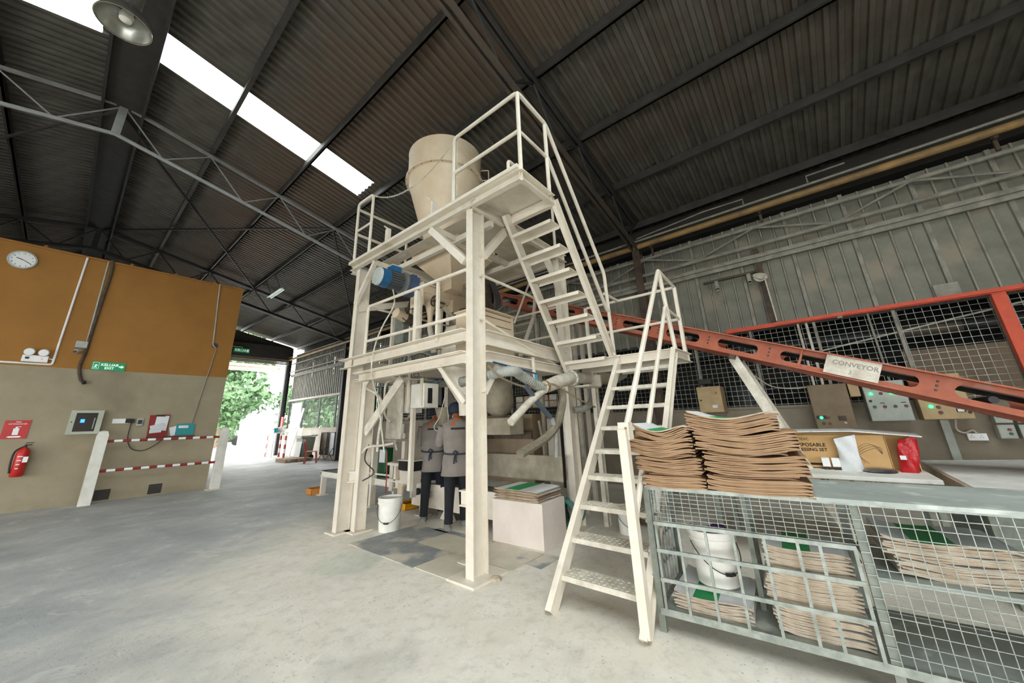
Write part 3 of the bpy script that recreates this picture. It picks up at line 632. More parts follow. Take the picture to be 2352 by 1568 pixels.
# screw feeder with motors
F = thing('screw_feeder', 'cream screw feeder trough slung under the platform', 'feeder', (3.4, 4.1, 3.1))
part('trough', MB().tube([(3.0, 4.15, 3.22), (4.45, 4.15, 3.22)], .12, 14).box(3.0, 4.45, 4.03, 4.27, 3.2, 3.33), CREAM2, F)
part('flange', MB().box(3.08, 4.45, 4.0, 4.3, 3.32, 3.34), CREAM2, F)
part('end_plate', bx(2.99, 3.01, 4.0, 4.3, 3.0, 3.35), CREAM2, F)
part('inlet_box', bx(3.55, 3.9, 3.98, 4.12, 3.0, 3.2), CREAM2, F)
part('spout', MB().lathe((3.25, 4.15, 2.7), [(.035, 0), (.04, .2), (.09, .42)], n=16), CREAM2, F, smooth=True)
mb = MB(); ribhose(mb, [(3.25, 4.15, 2.72), (3.27, 4.12, 2.55), (3.3, 4.1, 2.35)], .042); part('spout_sleeve', mb, DUSTW, F, smooth=True)
part('hand_wheel', MB().tube([(3.2, 4.0+.075*math.cos(a), 3.1+.075*math.sin(a)) for a in [2*PI*i/20 for i in range(21)]], .012, 6, False).tube([(3.2, 3.93, 3.1), (3.2, 4.07, 3.1)], .008, 5).tube([(3.2, 4.0, 3.03), (3.2, 4.0, 3.17)], .008, 5).tube([(3.18, 4.0, 3.1), (3.4, 4.0, 3.1)], .014, 6), BROWND, F)
part('hanger', bx(2.95, 2.99, 4.0, 4.06, 2.3, 3.1), CREAM, F)
part('hanger', bx(3.5, 3.54, 4.2, 4.26, 2.3, 3.1), CREAM, F)
M_ = thing('gear_motor', 'blue gear motor with finned body under the hopper platform', 'motor', (2.6, 4.2, 3.3))
ax = (1, 0, -.02); my, mz = 4.2, 3.31
part('fan_cover', MB().lathe((2.36, my, mz), [(.02, 0), (.115, .0), (.13, .02), (.13, .16)], ax, 24), FAN, M_, smooth=True)
part('blue_cover', MB().lathe((2.36, my, mz), [(.133, .03), (.133, .16)], ax, 24, True, 1), BLUEM, M_, smooth=True)
mb = MB().lathe((2.52, my, mz), [(.1, 0), (.1, .22)], ax, 20)
for k in range(24): a = 2*PI*k/24; mb.obox((2.63, my+.115*math.cos(a), mz+.115*math.sin(a)), (1, 0, 0), (0, -math.sin(a), math.cos(a)), (0, math.cos(a), math.sin(a)), .21, .007, .035)
part('finned_body', mb, FINS, M_)
part('flange', MB().lathe((2.74, my, mz), [(.15, 0), (.15, .02), (.17, .03), (.17, .05), (.12, .05)], ax, 24), FINS, M_)
part('terminal_box', MB().box(2.56, 2.7, my-.07, my+.07, mz+.12, mz+.2), BLUEM, M_); part('box_lid', bx(2.55, 2.71, my-.075, my+.075, mz+.2, mz+.215), FAN, M_)
part('gearbox', MB().box(2.79, 3.0, my-.11, my+.11, mz-.14, mz+.12).box(2.86, 2.94, my-.12, my+.12, mz+.12, mz+.14), BLUEG, M_)
S2 = thing('small_motor', 'dusty beige motor hanging below the middle guard rail', 'motor', (2.95, 4.6, 2.9))
part('body', MB().lathe((2.9, 4.55, 2.98), [(.05, 0), (.08, .02), (.08, .2), (.05, .22)], (1, .1, -.2), 16), CREAM2, S2, smooth=True)
part('gearbox', MB().lathe((3.1, 4.56, 2.93), [(.09, 0), (.1, .05), (.09, .12)], (1, .1, -.2), 14).tube([(3.1, 4.56, 2.95), (3.0, 4.3, 3.15)], .02, 6), BROWND, S2, smooth=True)
part('cable', MB().tube(spline([(3.0, 4.5, 2.9), (3.05, 4.42, 2.82), (3.02, 4.3, 2.72)]), .008, 5), CABLE, S2)
solo('motor_cable', MB().tube(spline([(2.62, 4.2, 3.2), (2.72, 4.3, 3.0), (2.7, 4.5, 2.75), (2.62, 4.52, 2.5), (2.56, 4.5, 2.2), (2.62, 4.55, 1.95), (2.75, 4.6, 1.7), (2.85, 4.62, 1.3), (2.9, 4.6, 1.0)]), .011, 6), DUSTW, 'thick dusty cable running from the blue motor down the tower', 'cable', (2.62, 4.3, 2.5), smooth=True)
solo('green_tank', MB().box(3.6, 3.95, 5.35, 5.75, 2.75, 3.45), GREENS if 0 else GALVD, 'grey green box mounted behind the middle railing', 'box', (3.8, 5.5, 2.75), bevel=.02)
# weigh tank between the levels
W_ = thing('weigh_tank', 'cream conical weigh tank hanging through the middle platform', 'tank', (3.7, 3.95, 1.6))
part('shell', MB().lathe((3.7, 3.85, 0), [(.1, 1.62), (.34, 2.0), (.36, 2.1), (.36, 2.62), (.3, 2.72), (.12, 2.76)], n=28), CREAM, W_, smooth=True)
part('inlet', MB().lathe((3.7, 3.85, 2.74), [(.1, 0), (.1, .3)], n=16), BROWND, W_, smooth=True)
part('outlet', MB().lathe((3.7, 3.85, 1.45), [(.09, 0), (.1, .2)], n=16), CREAM, W_, smooth=True)
for a in (.6, 2.2, 3.8, 5.4): part('lug', MB().obox((3.7+.4*math.cos(a), 3.85+.4*math.sin(a), 2.3), (math.cos(a), math.sin(a), 0), (-math.sin(a), math.cos(a), 0), (0, 0, 1), .1, .06, .04), CREAM, W_)
# louvred cabinet
LC = thing('louvred_cabinet', 'beige louvred steel cabinet on the middle platform behind front post', 'cabinet', (3.3, 3.3, 2.0))
part('body', MB().box(3.0, 3.68, 2.9, 3.3, 2.02, 2.7), CREAM2, LC)
for z in (2.68, 2.62, 2.52, 2.42, 2.33): part('seam', bx(3.04, 3.62, 2.893, 2.9, z, z+.006), BROWND, LC)
mb = MB()
for x in (3.15, 3.45):
    for k in range(3): mb.obox((x, 2.897, 2.1+.035*k), (1, 0, 0), (0, 1, .6), (0, -.6, 1), .07, .014, .003)
part('louvres', mb, BROWND, LC)
part('lid', bx(2.98, 3.7, 2.88, 3.32, 2.7, 2.72), CREAM2, LC)
# dark drive head above cabinet
DH = thing('drive_head', 'dark oily drive head of the bucket elevator above cabinet', 'machine', (3.3, 3.2, 2.72))
part('casing', MB().lathe((3.15, 3.15, 3.02), [(.1, -.02), (.19, 0), (.19, .1), (.1, .13)], (1, -.3, 0), 18).box(3.25, 3.42, 3.05, 3.35, 2.72, 3.25), BROWND, DH)
part('drive_shaft', MB().tube([(3.0, 3.1, 3.0), (3.6, 3.1, 3.0)], .035, 10).lathe((3.5, 3.1, 3.0), [(.08, 0), (.08, .05)], (1, 0, 0), 14), DARKS, DH)
part('frame', MB().beam((3.45, 3.2, 3.3), (3.62, 3.2, 2.72), .04, .05).beam((3.3, 3.2, 3.3), (3.22, 3.2, 2.72), .04, .05), BROWND, DH)
mb = MB()
for k in range(6): mb.tube(spline([(3.35+.03*k, 3.08, 3.25), (3.4+.03*k, 3.0, 3.0-.02*k), (3.45-.02*k, 3.05, 2.74)]), .01, 5)
part('hoses', mb, CABLE, DH)

# ================================================================== PEOPLE
def skinned(name, verts, edges, radii, m, par, sub=1, M=Matrix()):
    me = bpy.data.meshes.new(name); me.from_pydata([tuple(v) for v in verts], edges, []); o = bpy.data.objects.new(name, me); COL.objects.link(o)
    o.modifiers.new('s', 'SKIN'); sd = o.modifiers.new('u', 'SUBSURF'); sd.levels = sub; sd.render_levels = sub
    for i, r in enumerate(radii):
        r = r if isinstance(r, tuple) else (r, r); me.skin_vertices[0].data[i].radius = r
    me.skin_vertices[0].data[0].use_root = True
    dg = bpy.context.evaluated_depsgraph_get(); dg.update(); me2 = bpy.data.meshes.new_from_object(o.evaluated_get(dg)); bpy.data.objects.remove(o)
    me2.transform(M); me2.materials.clear(); me2.materials.append(m); me2.polygons.foreach_set('use_smooth', [True]*len(me2.polygons))
    o2 = bpy.data.objects.new(name, me2); COL.objects.link(o2); o2.parent = par; OFF[o2.name] = Vector(); return o2
def person(label, loc, yaw, lean, step, group=None, headdrop=.0):
    P = thing('person', label, 'person', loc, group); P.rotation_euler = (0, 0, yaw); OFF[P.name] = Vector()
    def sh(x, y, z):
        k = max(0, z-.88); return Vector((x+lean*k*1.1+(max(0, z-1.38)*headdrop), y, z-lean*lean*k*.45-max(0, z-1.38)*headdrop*.25))
    fl, fr = step
    V = [sh(0, 0, .92), sh(0, 0, 1.08), sh(0, 0, 1.26), sh(.0, 0, 1.37), sh(.015, 0, 1.44), sh(.03, 0, 1.50), sh(.035, 0, 1.56), sh(.025, 0, 1.63), sh(.115, 0, 1.53)]
    R = [(.15, .11), (.135, .1), (.155, .11), (.09, .075), .052, .078, .09, .06, .014]
    E_ = [(0, 1), (1, 2), (2, 3), (3, 4), (4, 5), (5, 6), (6, 7), (5, 8)]
    hands = []
    for s_, fx in ((1, fl), (-1, fr)):
        n = len(V)
        V += [sh(0, .17*s_, 1.33), sh(.08, .23*s_, 1.08), sh(.3, .16*s_, 1.08), sh(.35, .14*s_, 1.08)]; R += [.055, .042, .03, .028]
        E_ += [(2, n), (n, n+1), (n+1, n+2), (n+2, n+3)]
        hands.append((V[n+3], s_))
        n = len(V)
        V += [Vector((0+fx*.1, .09*s_, .82)), Vector((.02+fx*.5, .1*s_, .46)), Vector((fx, .11*s_, .09)), Vector((fx-.02, .11*s_, .04)), Vector((fx+.14, .12*s_, .03))]; R += [.085, .055, .038, .035, .03]
        E_ += [(0, n), (n, n+1), (n+1, n+2), (n+2, n+3), (n+3, n+4)]
    skinned('body', V, E_, R, SKIN, P, 2)
    for hp, s_ in hands:
        hv = [hp, hp+Vector((.05, 0, -.005)), hp+Vector((.085, 0, -.01))]; hr = [(.026, .02), (.036, .015), (.036, .013)]; he = [(0, 1), (1, 2)]
        for i, (dy, ln) in enumerate(((-.03, .055), (-.01, .068), (.01, .072), (.03, .064))):
            n = len(hv); b0 = hp+Vector((.09, dy, -.01)); hv += [b0, b0+Vector((ln*.55, dy*.1, -.012)), b0+Vector((ln*.8, dy*.1, -.04))]; hr += [.009, .008, .007]; he += [(2, n), (n, n+1), (n+1, n+2)]
        n = len(hv); hv += [hp+Vector((.04, -.035*s_, -.01)), hp+Vector((.075, -.055*s_, -.025))]; hr += [.011, .009]; he += [(1, n), (n, n+1)]
        skinned('hand', hv, he, hr, SKIN, P, 1)
    def ring(c, rx, ry, n=24, fold=0, ph=0):
        return [c+Vector((rx*math.cos(2*PI*k/n)*(1+fold*math.sin(5*2*PI*k/n+ph)), ry*math.sin(2*PI*k/n)*(1+fold*math.sin(7*2*PI*k/n+ph*2)), 0)) for k in range(n)]
    # tunic
    prof = [(.66, .165, .225, .05), (.72, .16, .218, .045), (.82, .15, .205, .03), (.92, .142, .192, .012), (.955, .132, .178, .0), (.99, .142, .19, .02), (1.08, .15, .2, .03), (1.2, .155, .215, .02), (1.3, .145, .222, .01), (1.36, .12, .2, 0), (1.40, .085, .12, 0), (1.425, .068, .075, 0)]
    part('tunic', MB().loft([ring(sh(-.01, 0, z), a, b_, 28, f, z*9) for z, a, b_, f in prof]), SHIRT, P, smooth=True)
    for s_ in (1, -1):
        A, B_, C_ = sh(0, .19*s_, 1.31), sh(.07, .245*s_, 1.08), sh(.19, .2*s_, 1.075)
        part('sleeve', MB().tube([A, A.lerp(B_, .5), B_, C_], .07, 14, True, [.078, .074, .064, .06]), SHIRT, P, smooth=True)
        part('cuff', MB().tube([C_, C_.lerp(B_, -.15)], .062, 14), ORCOL, P, smooth=True)
    part('collar', MB().loft([ring(sh(.0, 0, z), r*1.05, r) for z, r in ((1.395, .095), (1.42, .08), (1.435, .072))]), ORCOL, P, smooth=True)
    part('back_logo', MB().obox(sh(-.163, 0, 1.28), (0, 1, 0), (0, 0, 1), (1, 0, 0), .2, .028, .006), INK, P)
    part('shoulder_patch', MB().lathe(sh(-.135, .07, 1.345), [(.028, 0), (.028, .01)], (1, 0, -.4), 16), ORCOL, P)
    # trousers
    mb = MB().loft([ring(Vector((0, 0, z)), a, b_, 22) for z, a, b_ in ((.74, .12, .165), (.84, .14, .18), (.94, .13, .172))])
    for s_, fx in ((1, fl), (-1, fr)):
        mb.loft([ring(Vector((fx*t, .09*s_+.02*s_*t, z)), r, r*.95, 16, f, z*20) for t, z, r, f in ((1.0, .07, .062, .05), (.97, .16, .06, .05), (.75, .3, .066, .03), (.5, .47, .075, .02), (.25, .65, .09, .01), (.05, .82, .1, 0))])
    part('trousers', mb, TROUS, P, smooth=True)
    for s_, fx in ((1, fl), (-1, fr)):
        prof = [(-.09, .028, .03), (-.07, .045, .05), (0, .045, .065), (.08, .045, .045), (.15, .042, .03), (.17, .02, .02)]
        rings = []
        for x, wy, h in prof: rings.append([Vector((fx+x, .115*s_+wy*math.cos(2*PI*k/12), .012+h*max(-.15, math.sin(2*PI*k/12))+h*.15)) for k in range(12)])
        sh_ = part('shoe', MB().loft(rings), SHOE, P, smooth=True)
        part('sole', MB().prism([(fx-.1, .115*s_-.045, 0), (fx+.15, .115*s_-.045, 0), (fx+.18, .115*s_, 0), (fx+.15, .115*s_+.045, 0), (fx-.1, .115*s_+.045, 0)], (0, 0, .018)), PIPEG, sh_)
    # apron in front, tied behind
    rings = [[sh(-.01+(a+.012)*math.cos(t), (b_+.012)*math.sin(t), z) for t in [-1.25+2.5*k/14 for k in range(15)]] for z, a, b_ in ((.5, .17, .22), (.7, .165, .225), (.95, .14, .188), (1.1, .15, .2), (1.25, .15, .13))]
    mb = MB(); n = 15; vs = [v for r in rings for v in r]; mb.add(vs, [(i*n+k, i*n+k+1, (i+1)*n+k+1, (i+1)*n+k) for i in range(4) for k in range(n-1)]); part('apron', mb, APRON, P, smooth=True)
    part('apron_tie', MB().tube([sh(-.01+.145*math.cos(t), .192*math.sin(t), .955+.015*math.cos(t)) for t in [2*PI*k/24 for k in range(25)]], .012, 6, False), APRON, P, smooth=True)
    part('tie_bow', MB().tube(spline([sh(-.155, .02, .95), sh(-.17, .05, .9), sh(-.165, .055, .82)]), .009, 6).tube(spline([sh(-.155, .02, .95), sh(-.17, .03, .88), sh(-.165, .02, .84)]), .009, 6).tube(spline([sh(-.155, .0, .955), sh(-.18, .04, .985), sh(-.16, .07, .95)]), .009, 6), APRON, P, smooth=True)
    # cap, hair, mask strap, ears
    hc = sh(.03, 0, 1.56)
    part('hair', MB().lathe(hc+Vector((-.012, 0, -.06)), [(.07, -.02), (.09, .02), (.094, .06)], (-.1, 0, 1), 18), BLACK, P, smooth=True)
    cp = part('cap', MB().lathe(hc+Vector((0, 0, -.005)), [(.128, -.045), (.134, 0), (.128, .045), (.104, .09), (.055, .118), (.01, .126)], (.15, 0, 1), 26), CAPB, P, smooth=True)
    part('cap_peak', MB().prism([hc+Vector((.08, -.09, .0)), hc+Vector((.16, -.07, -.01)), hc+Vector((.19, 0, -.012)), hc+Vector((.16, .07, -.01)), hc+Vector((.08, .09, .0))], (0, 0, .008)), CAPB, cp)
    part('mask_strap', MB().tube([hc+Vector((-.1+.06*abs(t)**1.5, .096*t, -.035+.07*abs(t))) for t in [-1, -.7, -.35, 0, .35, .7, 1]], .004, 5), PIPEG, P)
    for s_ in (1, -1): part('ear', MB().lathe(hc+Vector((.01, .092*s_, -.045)), [(.012, -.006), (.024, 0), (.012, .006)], (.2, s_, 0), 10), SKIN, P, smooth=True)
    part('face_mask', MB().lathe(hc+Vector((.055, 0, -.07)), [(.05, .0), (.06, .02), (.045, .05), (.01, .06)], (1, 0, -.1), 16), PAPERW, P, smooth=True)
    return P
person('worker in grey tunic with orange collar, dark slogan on back, right-hand one of two', (3.70, 4.02, 0), math.radians(52), .1, (-.03, .12), headdrop=.35)
person('worker in grey tunic bending forward, left-hand one beside the hanging white box', (3.84, 4.70, 0), math.radians(44), .2, (-.14, .18), headdrop=.3)

# ================================================================== MACHINE BELOW THE TOWER
mf = thing('machine_frame', 'cream bag filling machine frame with legs under the tower', 'machine', (3.4, 4.6, 0))
post('leg', 2.85, 5.04, 0, 1.98, mf, CREAM, .1, .16); post('leg', 2.95, 2.95, 0, 1.98, mf, CREAM, .08, .1)
part('bracket', MB().ibeam((2.74, 5.18, .68), (2.84, 5.06, .68), .12, .14), CREAM, mf)
part('bracket', MB().ibeam((2.64, 2.70, .66), (2.64, 2.80, .66), .07, .14), CREAM, mf)
part('diagonal', MB().beam((2.82, 5.0, 1.25), (2.95, 4.35, 1.98), .03, .12), DUSTW, mf)
part('back_plate', bx(3.25, 3.27, 4.75, 5.15, 1.15, 1.95), DUSTW, mf)
part('shelf_rail', bx(3.15, 3.4, 4.7, 5.25, 1.12, 1.15), PIPEG, mf)
part('upright', bx(3.35, 3.41, 4.62, 4.68, .45, 2.0), CREAM, mf)
part('upright', bx(3.68, 3.74, 5.25, 5.33, .42, 1.25), CREAM, mf)
part('junction_box', bx(3.6, 3.75, 5.18, 5.38, 1.22, 1.36), DUSTW, mf)
part('filling_spout', MB().lathe((3.95, 4.6, 1.2), [(.07, 0), (.1, .2), (.16, .4)], n=18), GREYB, mf, smooth=True)
part('clamp_box', bx(3.9, 4.25, 4.2, 5.0, 1.0, 1.2), DARKS, mf)
part('machine_housing', bx(4.42, 4.8, 3.2, 5.2, .5, 1.45), BOXD, mf)
part('pressure_vessel', MB().lathe((4.15, 3.6, 0), [(.08, 1.42), (.18, 1.5), (.22, 1.62), (.22, 1.8), (.17, 1.92), (.08, 1.98)], n=26), GREYB, mf, smooth=True)
part('vessel_box', bx(3.9, 4.2, 3.2, 3.75, 1.18, 1.4), GREYB, mf)
part('housing_band', bx(4.38, 4.42, 3.2, 5.2, 1.1, 1.22), BROWND, mf)
part('chute', MB().loft([[Vector((4.05+x*.14*k, 4.55+y*.22*k, z)) for x, y in ((-1, -1), (1, -1), (1, 1), (-1, 1))] for k, z in ((.5, .75), (1, 1.0))]), DARKS, mf)
for k in range(5): part('guide_rod', MB().tube([(3.95, 4.25+.03*k, 1.5), (3.95, 4.25+.03*k, 2.0)], .008, 6), GALV, mf)
part('frame_loop', MB().tube(bent([(3.72, 5.1, .98), (3.72, 5.1, .56), (3.72, 4.75, .56), (3.72, 4.7, .72)], .04), .014, 8), CREAM, mf, smooth=True)
part('frame_loop', MB().tube(bent([(3.75, 5.0, .7), (3.75, 4.7, .8)], .04), .012, 8), CREAM, mf, smooth=True)
eb = thing('electric_box', 'larger white steel box with black slot hung beside workers', 'box', (3.4, 4.4, 1.6))
part('body', MB().box(3.3, 3.57, 4.3, 4.62, 1.58, 1.93), WHITEP, eb, bevel=.008)
part('slot', bx(3.37, 3.45, 4.294, 4.3, 1.64, 1.86), BLACK, eb)
part('strap', bx(3.27, 3.3, 4.32, 4.36, 1.6, 2.0), CREAM, eb); part('strap', bx(3.27, 3.3, 4.63, 4.68, 1.6, 2.0), CREAM, eb)
eb = thing('electric_box', 'narrower white steel box hung left of the larger box', 'box', (3.4, 4.8, 1.6))
part('body', MB().box(3.32, 3.6, 4.72, 4.92, 1.52, 1.92), WHITEP, eb, bevel=.008); part('strap', bx(3.3, 3.32, 4.74, 4.77, 1.55, 2.0), CREAM, eb)
part('gland', MB().lathe((3.45, 4.8, 1.48), [(.02, 0), (.02, .05)], n=10), DUSTW, eb)
def hose(nm, P, r, m, lab, cat='hose', grp=None): return solo(nm, MB().tube(spline(P), r, 8), m, lab, cat, tuple(P[0]), grp, smooth=True)
hose('conduit_hose', [(3.44, 4.8, 1.49), (3.42, 4.86, 1.44), (3.4, 5.0, 1.46), (3.38, 5.12, 1.43), (3.38, 5.12, 1.2), (3.4, 5.05, .98)], .018, DUSTW, 'thick pale hose bent under the narrower white box')
hose('conduit_hose', [(3.0, 4.7, 1.98), (3.0, 4.82, 1.95), (3.02, 4.88, 1.8), (3.05, 4.88, 1.5), (3.1, 4.8, 1.4)], .016, DUSTW, 'pale hose running down left of the narrower white box')
hose('conduit_hose', [(2.66, 4.6, 2.1), (2.68, 4.72, 2.0), (2.68, 4.82, 1.88), (2.78, 4.7, 1.78), (2.9, 4.72, 1.6), (2.95, 4.85, 1.2), (2.98, 4.9, 1.0)], .02, DUSTW, 'thick pale hose looping over the lower beam beside the diagonal')
hose('conduit_hose', [(2.8, 5.0, .98), (2.85, 4.95, 1.06), (2.98, 4.8, 1.08), (3.1, 4.7, 1.1)], .016, DUSTW, 'short pale hose bent beside the middle of the machine leg')
hose('air_hose', [(3.72, 4.25, 1.9), (3.6, 4.2, 1.7), (3.52, 4.2, 1.45), (3.5, 4.3, 1.3), (3.6, 4.25, 1.24), (3.68, 4.2, 1.38), (3.66, 4.2, 1.6)], .006, DUSTW, 'thin white air hose looping down behind the workers')
for k, (a, c) in enumerate((((3.45, 4.4, 1.93), (3.95, 4.3, 1.75)), ((3.5, 4.45, 1.95), (3.9, 4.3, 1.7)), ((3.6, 4.4, 1.93), (3.95, 4.32, 1.8)))):
    hose('air_hose', [a, (3.68, 4.3, 1.98), c], .005, BLUER if k == 0 else CABLE, ['thin blue air hose arching from the larger white box', 'thin black air hose lowest of those leaving the larger box', 'thin black air hose behind the blue one at the larger box'][k])
hose('black_cable', [(2.95, 5.05, 1.15), (2.85, 5.0, .9), (2.98, 4.95, .72), (2.85, 5.02, .62)], .008, CABLE, 'loose black cable curling beside the machine leg', 'cable')
hose('red_tube', [(3.1, 4.85, 1.0), (3.1, 4.82, .7), (3.12, 4.85, .45)], .008, REDM, 'thin dark red tube hanging in front of the bag conveyor')
solo('tag_paper', MB().box(3.2, 3.203, 5.05, 5.2, .82, 1.0), PAPERW, 'small white paper sheet hung left of the red tube', 'paper', (3.2, 5.1, .82))
# bag conveyor
bc = thing('bag_conveyor', 'long low cream bag conveyor running away under the machine', 'conveyor', (3.95, 6.2, 0))
part('side_plate', bx(3.86, 3.9, 3.0, 5.25, .13, .46), CREAM, bc); part('side_rail', MB().channel((3.8, 5.2, .4), (3.8, 8.4, .4), .04, .1, (-1, 0, 0)), WHITEP, bc); part('side_rail', MB().channel((4.25, 3.0, .4), (4.25, 8.4, .4), .04, .1, (1, 0, 0)), WHITEP, bc)
part('belt', bx(3.9, 4.23, 3.0, 8.35, .42, .45), GALVD, bc)
part('end_roller', MB().tube([(3.82, 8.42, .42), (4.25, 8.42, .42)], .04, 12), DARKS, bc, smooth=True)
part('guide_rail', MB().tube([(3.82, 5.1, .52), (3.82, 7.6, .52)], .016, 8), WHITEP, bc); part('guide_rail', MB().tube([(4.2, 5.1, .56), (4.2, 7.6, .56)], .016, 8), WHITEP, bc)
for x, y, h in ((3.79, 6.31, 1.02), (3.75, 7.19, 1.0), (3.81, 8.26, .36), (4.25, 8.26, .36), (4.25, 6.3, .4), (3.9, 5.0, .14), (3.9, 3.2, .14)):
    part('leg', MB().channel((x, y, 0), (x, y, h), .06, .1, (0, 1, 0), (1, 0, 0)).box(x-.09, x+.09, y-.09, y+.09, 0, .012), CREAM, bc)
part('spacer_post', bx(3.75, 3.78, 5.65, 5.75, .3, .75), DUSTW, bc); part('spacer_post', bx(3.7, 3.73, 5.3, 5.42, .1, .72), CREAM2, bc)
part('bearing', MB().lathe((3.83, 4.75, .33), [(.03, 0), (.055, .01), (.055, .04), (.02, .05)], (-1, 0, 0), 14), PIPEG, bc); part('bearing', MB().lathe((3.85, 5.05, .34), [(.03, 0), (.05, .01), (.05, .06), (.02, .08)], (-1, 0, 0), 14), DARKS, bc)
part('bracket', MB().box(3.6, 3.66, 5.15, 5.6, .48, .52).box(3.6, 3.66, 5.15, 5.2, .5, .75).box(3.6, 3.66, 5.15, 5.6, .72, .76).box(3.6, 3.66, 5.35, 5.4, .5, .72), CREAM, bc)
part('splash_board', MB().box(4.28, 4.31, 2.66, 4.1, .58, .9), GREYB, bc, bevel=.05)
part('support_foot', MB().prism([(3.9, 4.3, 0), (3.9, 4.6, 0), (3.9, 4.5, .14), (3.9, 4.4, .14)], (.05, 0, 0)), CREAM, bc)
pd = thing('control_pod', 'cream control pod with black screen strip beside left-hand worker', 'control box', (3.5, 4.95, .5))
part('body', MB().prism([(3.5, 4.78, .5), (3.5, 5.08, .5), (3.5, 5.1, .68), (3.5, 4.76, .68)], (.16, 0, 0)), CREAM, pd); part('screen_strip', bx(3.49, 3.66, 4.74, 5.12, .69, .82), BLACK, pd); part('hood', bx(3.48, 3.68, 4.73, 5.13, .82, .835), CREAM, pd); part('stem', bx(3.6, 3.68, 4.9, 4.95, .3, .5), CREAM, pd)
solo('green_crate', MB().box(3.95, 4.1, 6.2, 6.55, .46, .95), GREEND, 'dark green plastic crate standing on the bag conveyor', 'crate', (4.0, 6.3, .46), bevel=.01)
for k in range(3): solo('pallet_block', MB().box(3.95, 4.15, 7.0+.01*k, 7.5, .46+.05*k, .5+.05*k), WOOD, ['lowest pale plank on the bag conveyor', 'middle pale plank on the bag conveyor', 'top pale plank on the bag conveyor'][k], 'plank', (4.0, 7.2, .46+.05*k))
solo('rag_pile', MB().lathe((4.05, 4.98, .45), [(.1, 0), (.11, .03), (.06, .07), (.01, .09)], n=14), BAGW, 'crumpled pale cloth lying on the belt behind the control pod', 'cloth', (4.05, 4.98, .45), smooth=True)
def tray(nm, c, sx, sy, h, m, lab, cat, t=.006):
    x, y, z = c; mb = MB().box(x-sx/2, x+sx/2, y-sy/2, y+sy/2, z, z+t)
    for a in ((-sx/2, -sx/2+t, -sy/2, sy/2), (sx/2-t, sx/2, -sy/2, sy/2), (-sx/2, sx/2, -sy/2, -sy/2+t), (-sx/2, sx/2, sy/2-t, sy/2)): mb.box(x+a[0], x+a[1], y+a[2], y+a[3], z, z+h)
    mb.box(x-sx/2-.012, x-sx/2, y-sy/2-.012, y+sy/2+.012, z+h-.01, z+h); return solo(nm, mb, m, lab, cat, c)
tray('crate', (3.78, 8.5, 0), .3, .26, .12, ORCRATE, 'orange plastic crate on the floor at the conveyor end', 'crate')
tray('tray', (4.05, 5.6, 0), .28, .26, .1, YELT, 'yellow plastic tray on the floor behind the white bucket', 'tray')
# buckets
def bucket(c, r, h, lab, lid=True, handle=True):
    t = thing('bucket', lab, 'bucket', c); r0 = r*.86
    part('shell', MB().lathe(c, [(r0, 0), (r0+.002, .01), (r*.97, h*.8), (r, h), (r-.008, h), (r*.97-.008, h*.8), (r0-.006, .012), (.001, .012)], n=32, cap=False), BUCK, t, smooth=True)
    part('rim', MB().lathe(c, [(r*.975, h*.80), (r+.008, h*.81), (r+.01, h*.86), (r+.002, h*.87), (r+.012, h*.93), (r+.01, h)], n=32, cap=False), BUCK, t, smooth=True)
    x, y, z = c; d = Vector((-.74, -.67, 0)); s_ = Vector((.67, -.74, 0))
    pts = [Vector(c)+s_*((r+.012)*math.cos(a))+d*((r+.01)*math.sin(a)*1.02)+Vector((0, 0, h*.78-.5*h*math.sin(a))) for a in [PI*i/16 for i in range(17)]]
    part('handle', MB().tube(pts, .0035, 5), CABLE, t); part('grip', MB().tube(pts[7:10], .011, 8), BLACK, t)
    return t
bucket((3.12, 4.72, 0), .155, .41, 'white plastic bucket with wire handle standing left of the workers')
# white box with sacks
wb = thing('box_stand', 'pale pinkish white box used as a stand for paper sacks', 'box', (3.85, 2.9, 0)); wb.rotation_euler = (0, 0, math.radians(3))
OFF[wb.name] = Vector()
part('body', MB().box(-.26, .26, -.35, .36, 0, .46), mat('pink_white_laminate', '#e6dbd0', '#dacdc2', 3, .6), wb, bevel=.004)

# ================================================================== DUCTS AND HOSES
du = thing('dust_duct', 'dusty white extraction duct with bolted flange beside the ladder', 'duct', (4.3, 2.4, 1.9))
k_ = .766
P_ = lambda x, z: C1(x, z, k_)
part('main_pipe', MB().tube([P_(4.75, 1.84), P_(5.15, 1.95), P_(5.65, 2.06)], .075, 18, True, [.07, .085, .085]), DUSTW, du, smooth=True)
ax = (P_(5.7, 2.07)-P_(5.4, 2.0)).normalized()
part('flange', MB().lathe(P_(5.66, 2.06), [(.08, 0), (.105, 0), (.105, .012), (.08, .012)], ax, 28), WHITEP, du)
part('back_pipe', MB().tube([P_(5.68, 2.065), P_(6.2, 2.09), P_(6.6, 2.1)], .08, 18), DUSTW, du, smooth=True)
mb = MB(); c_ = P_(5.66, 2.06)
e1 = ax.cross(Vector((0, 0, 1))).normalized(); e2 = e1.cross(ax)
for j in range(8): a = 2*PI*j/8; mb.lathe(c_+e1*.095*math.cos(a)+e2*.095*math.sin(a)-ax*.01, [(.006, 0), (.006, .03)], ax, 6)
part('flange_bolts', mb, PIPEG, du, kind='stuff')
part('branch_pipe', MB().tube(spline([P_(5.1, 1.92), P_(4.75, 1.8), P_(4.35, 1.6), P_(4.1, 1.45), P_(3.92, 1.34)]), .042, 14), DUSTW, du, smooth=True)
part('bracket', MB().box(4.86, 4.9, 2.28, 2.5, 1.78, 1.96).box(4.5, 4.9, 2.28, 2.5, 1.78, 1.8), CREAM, du)
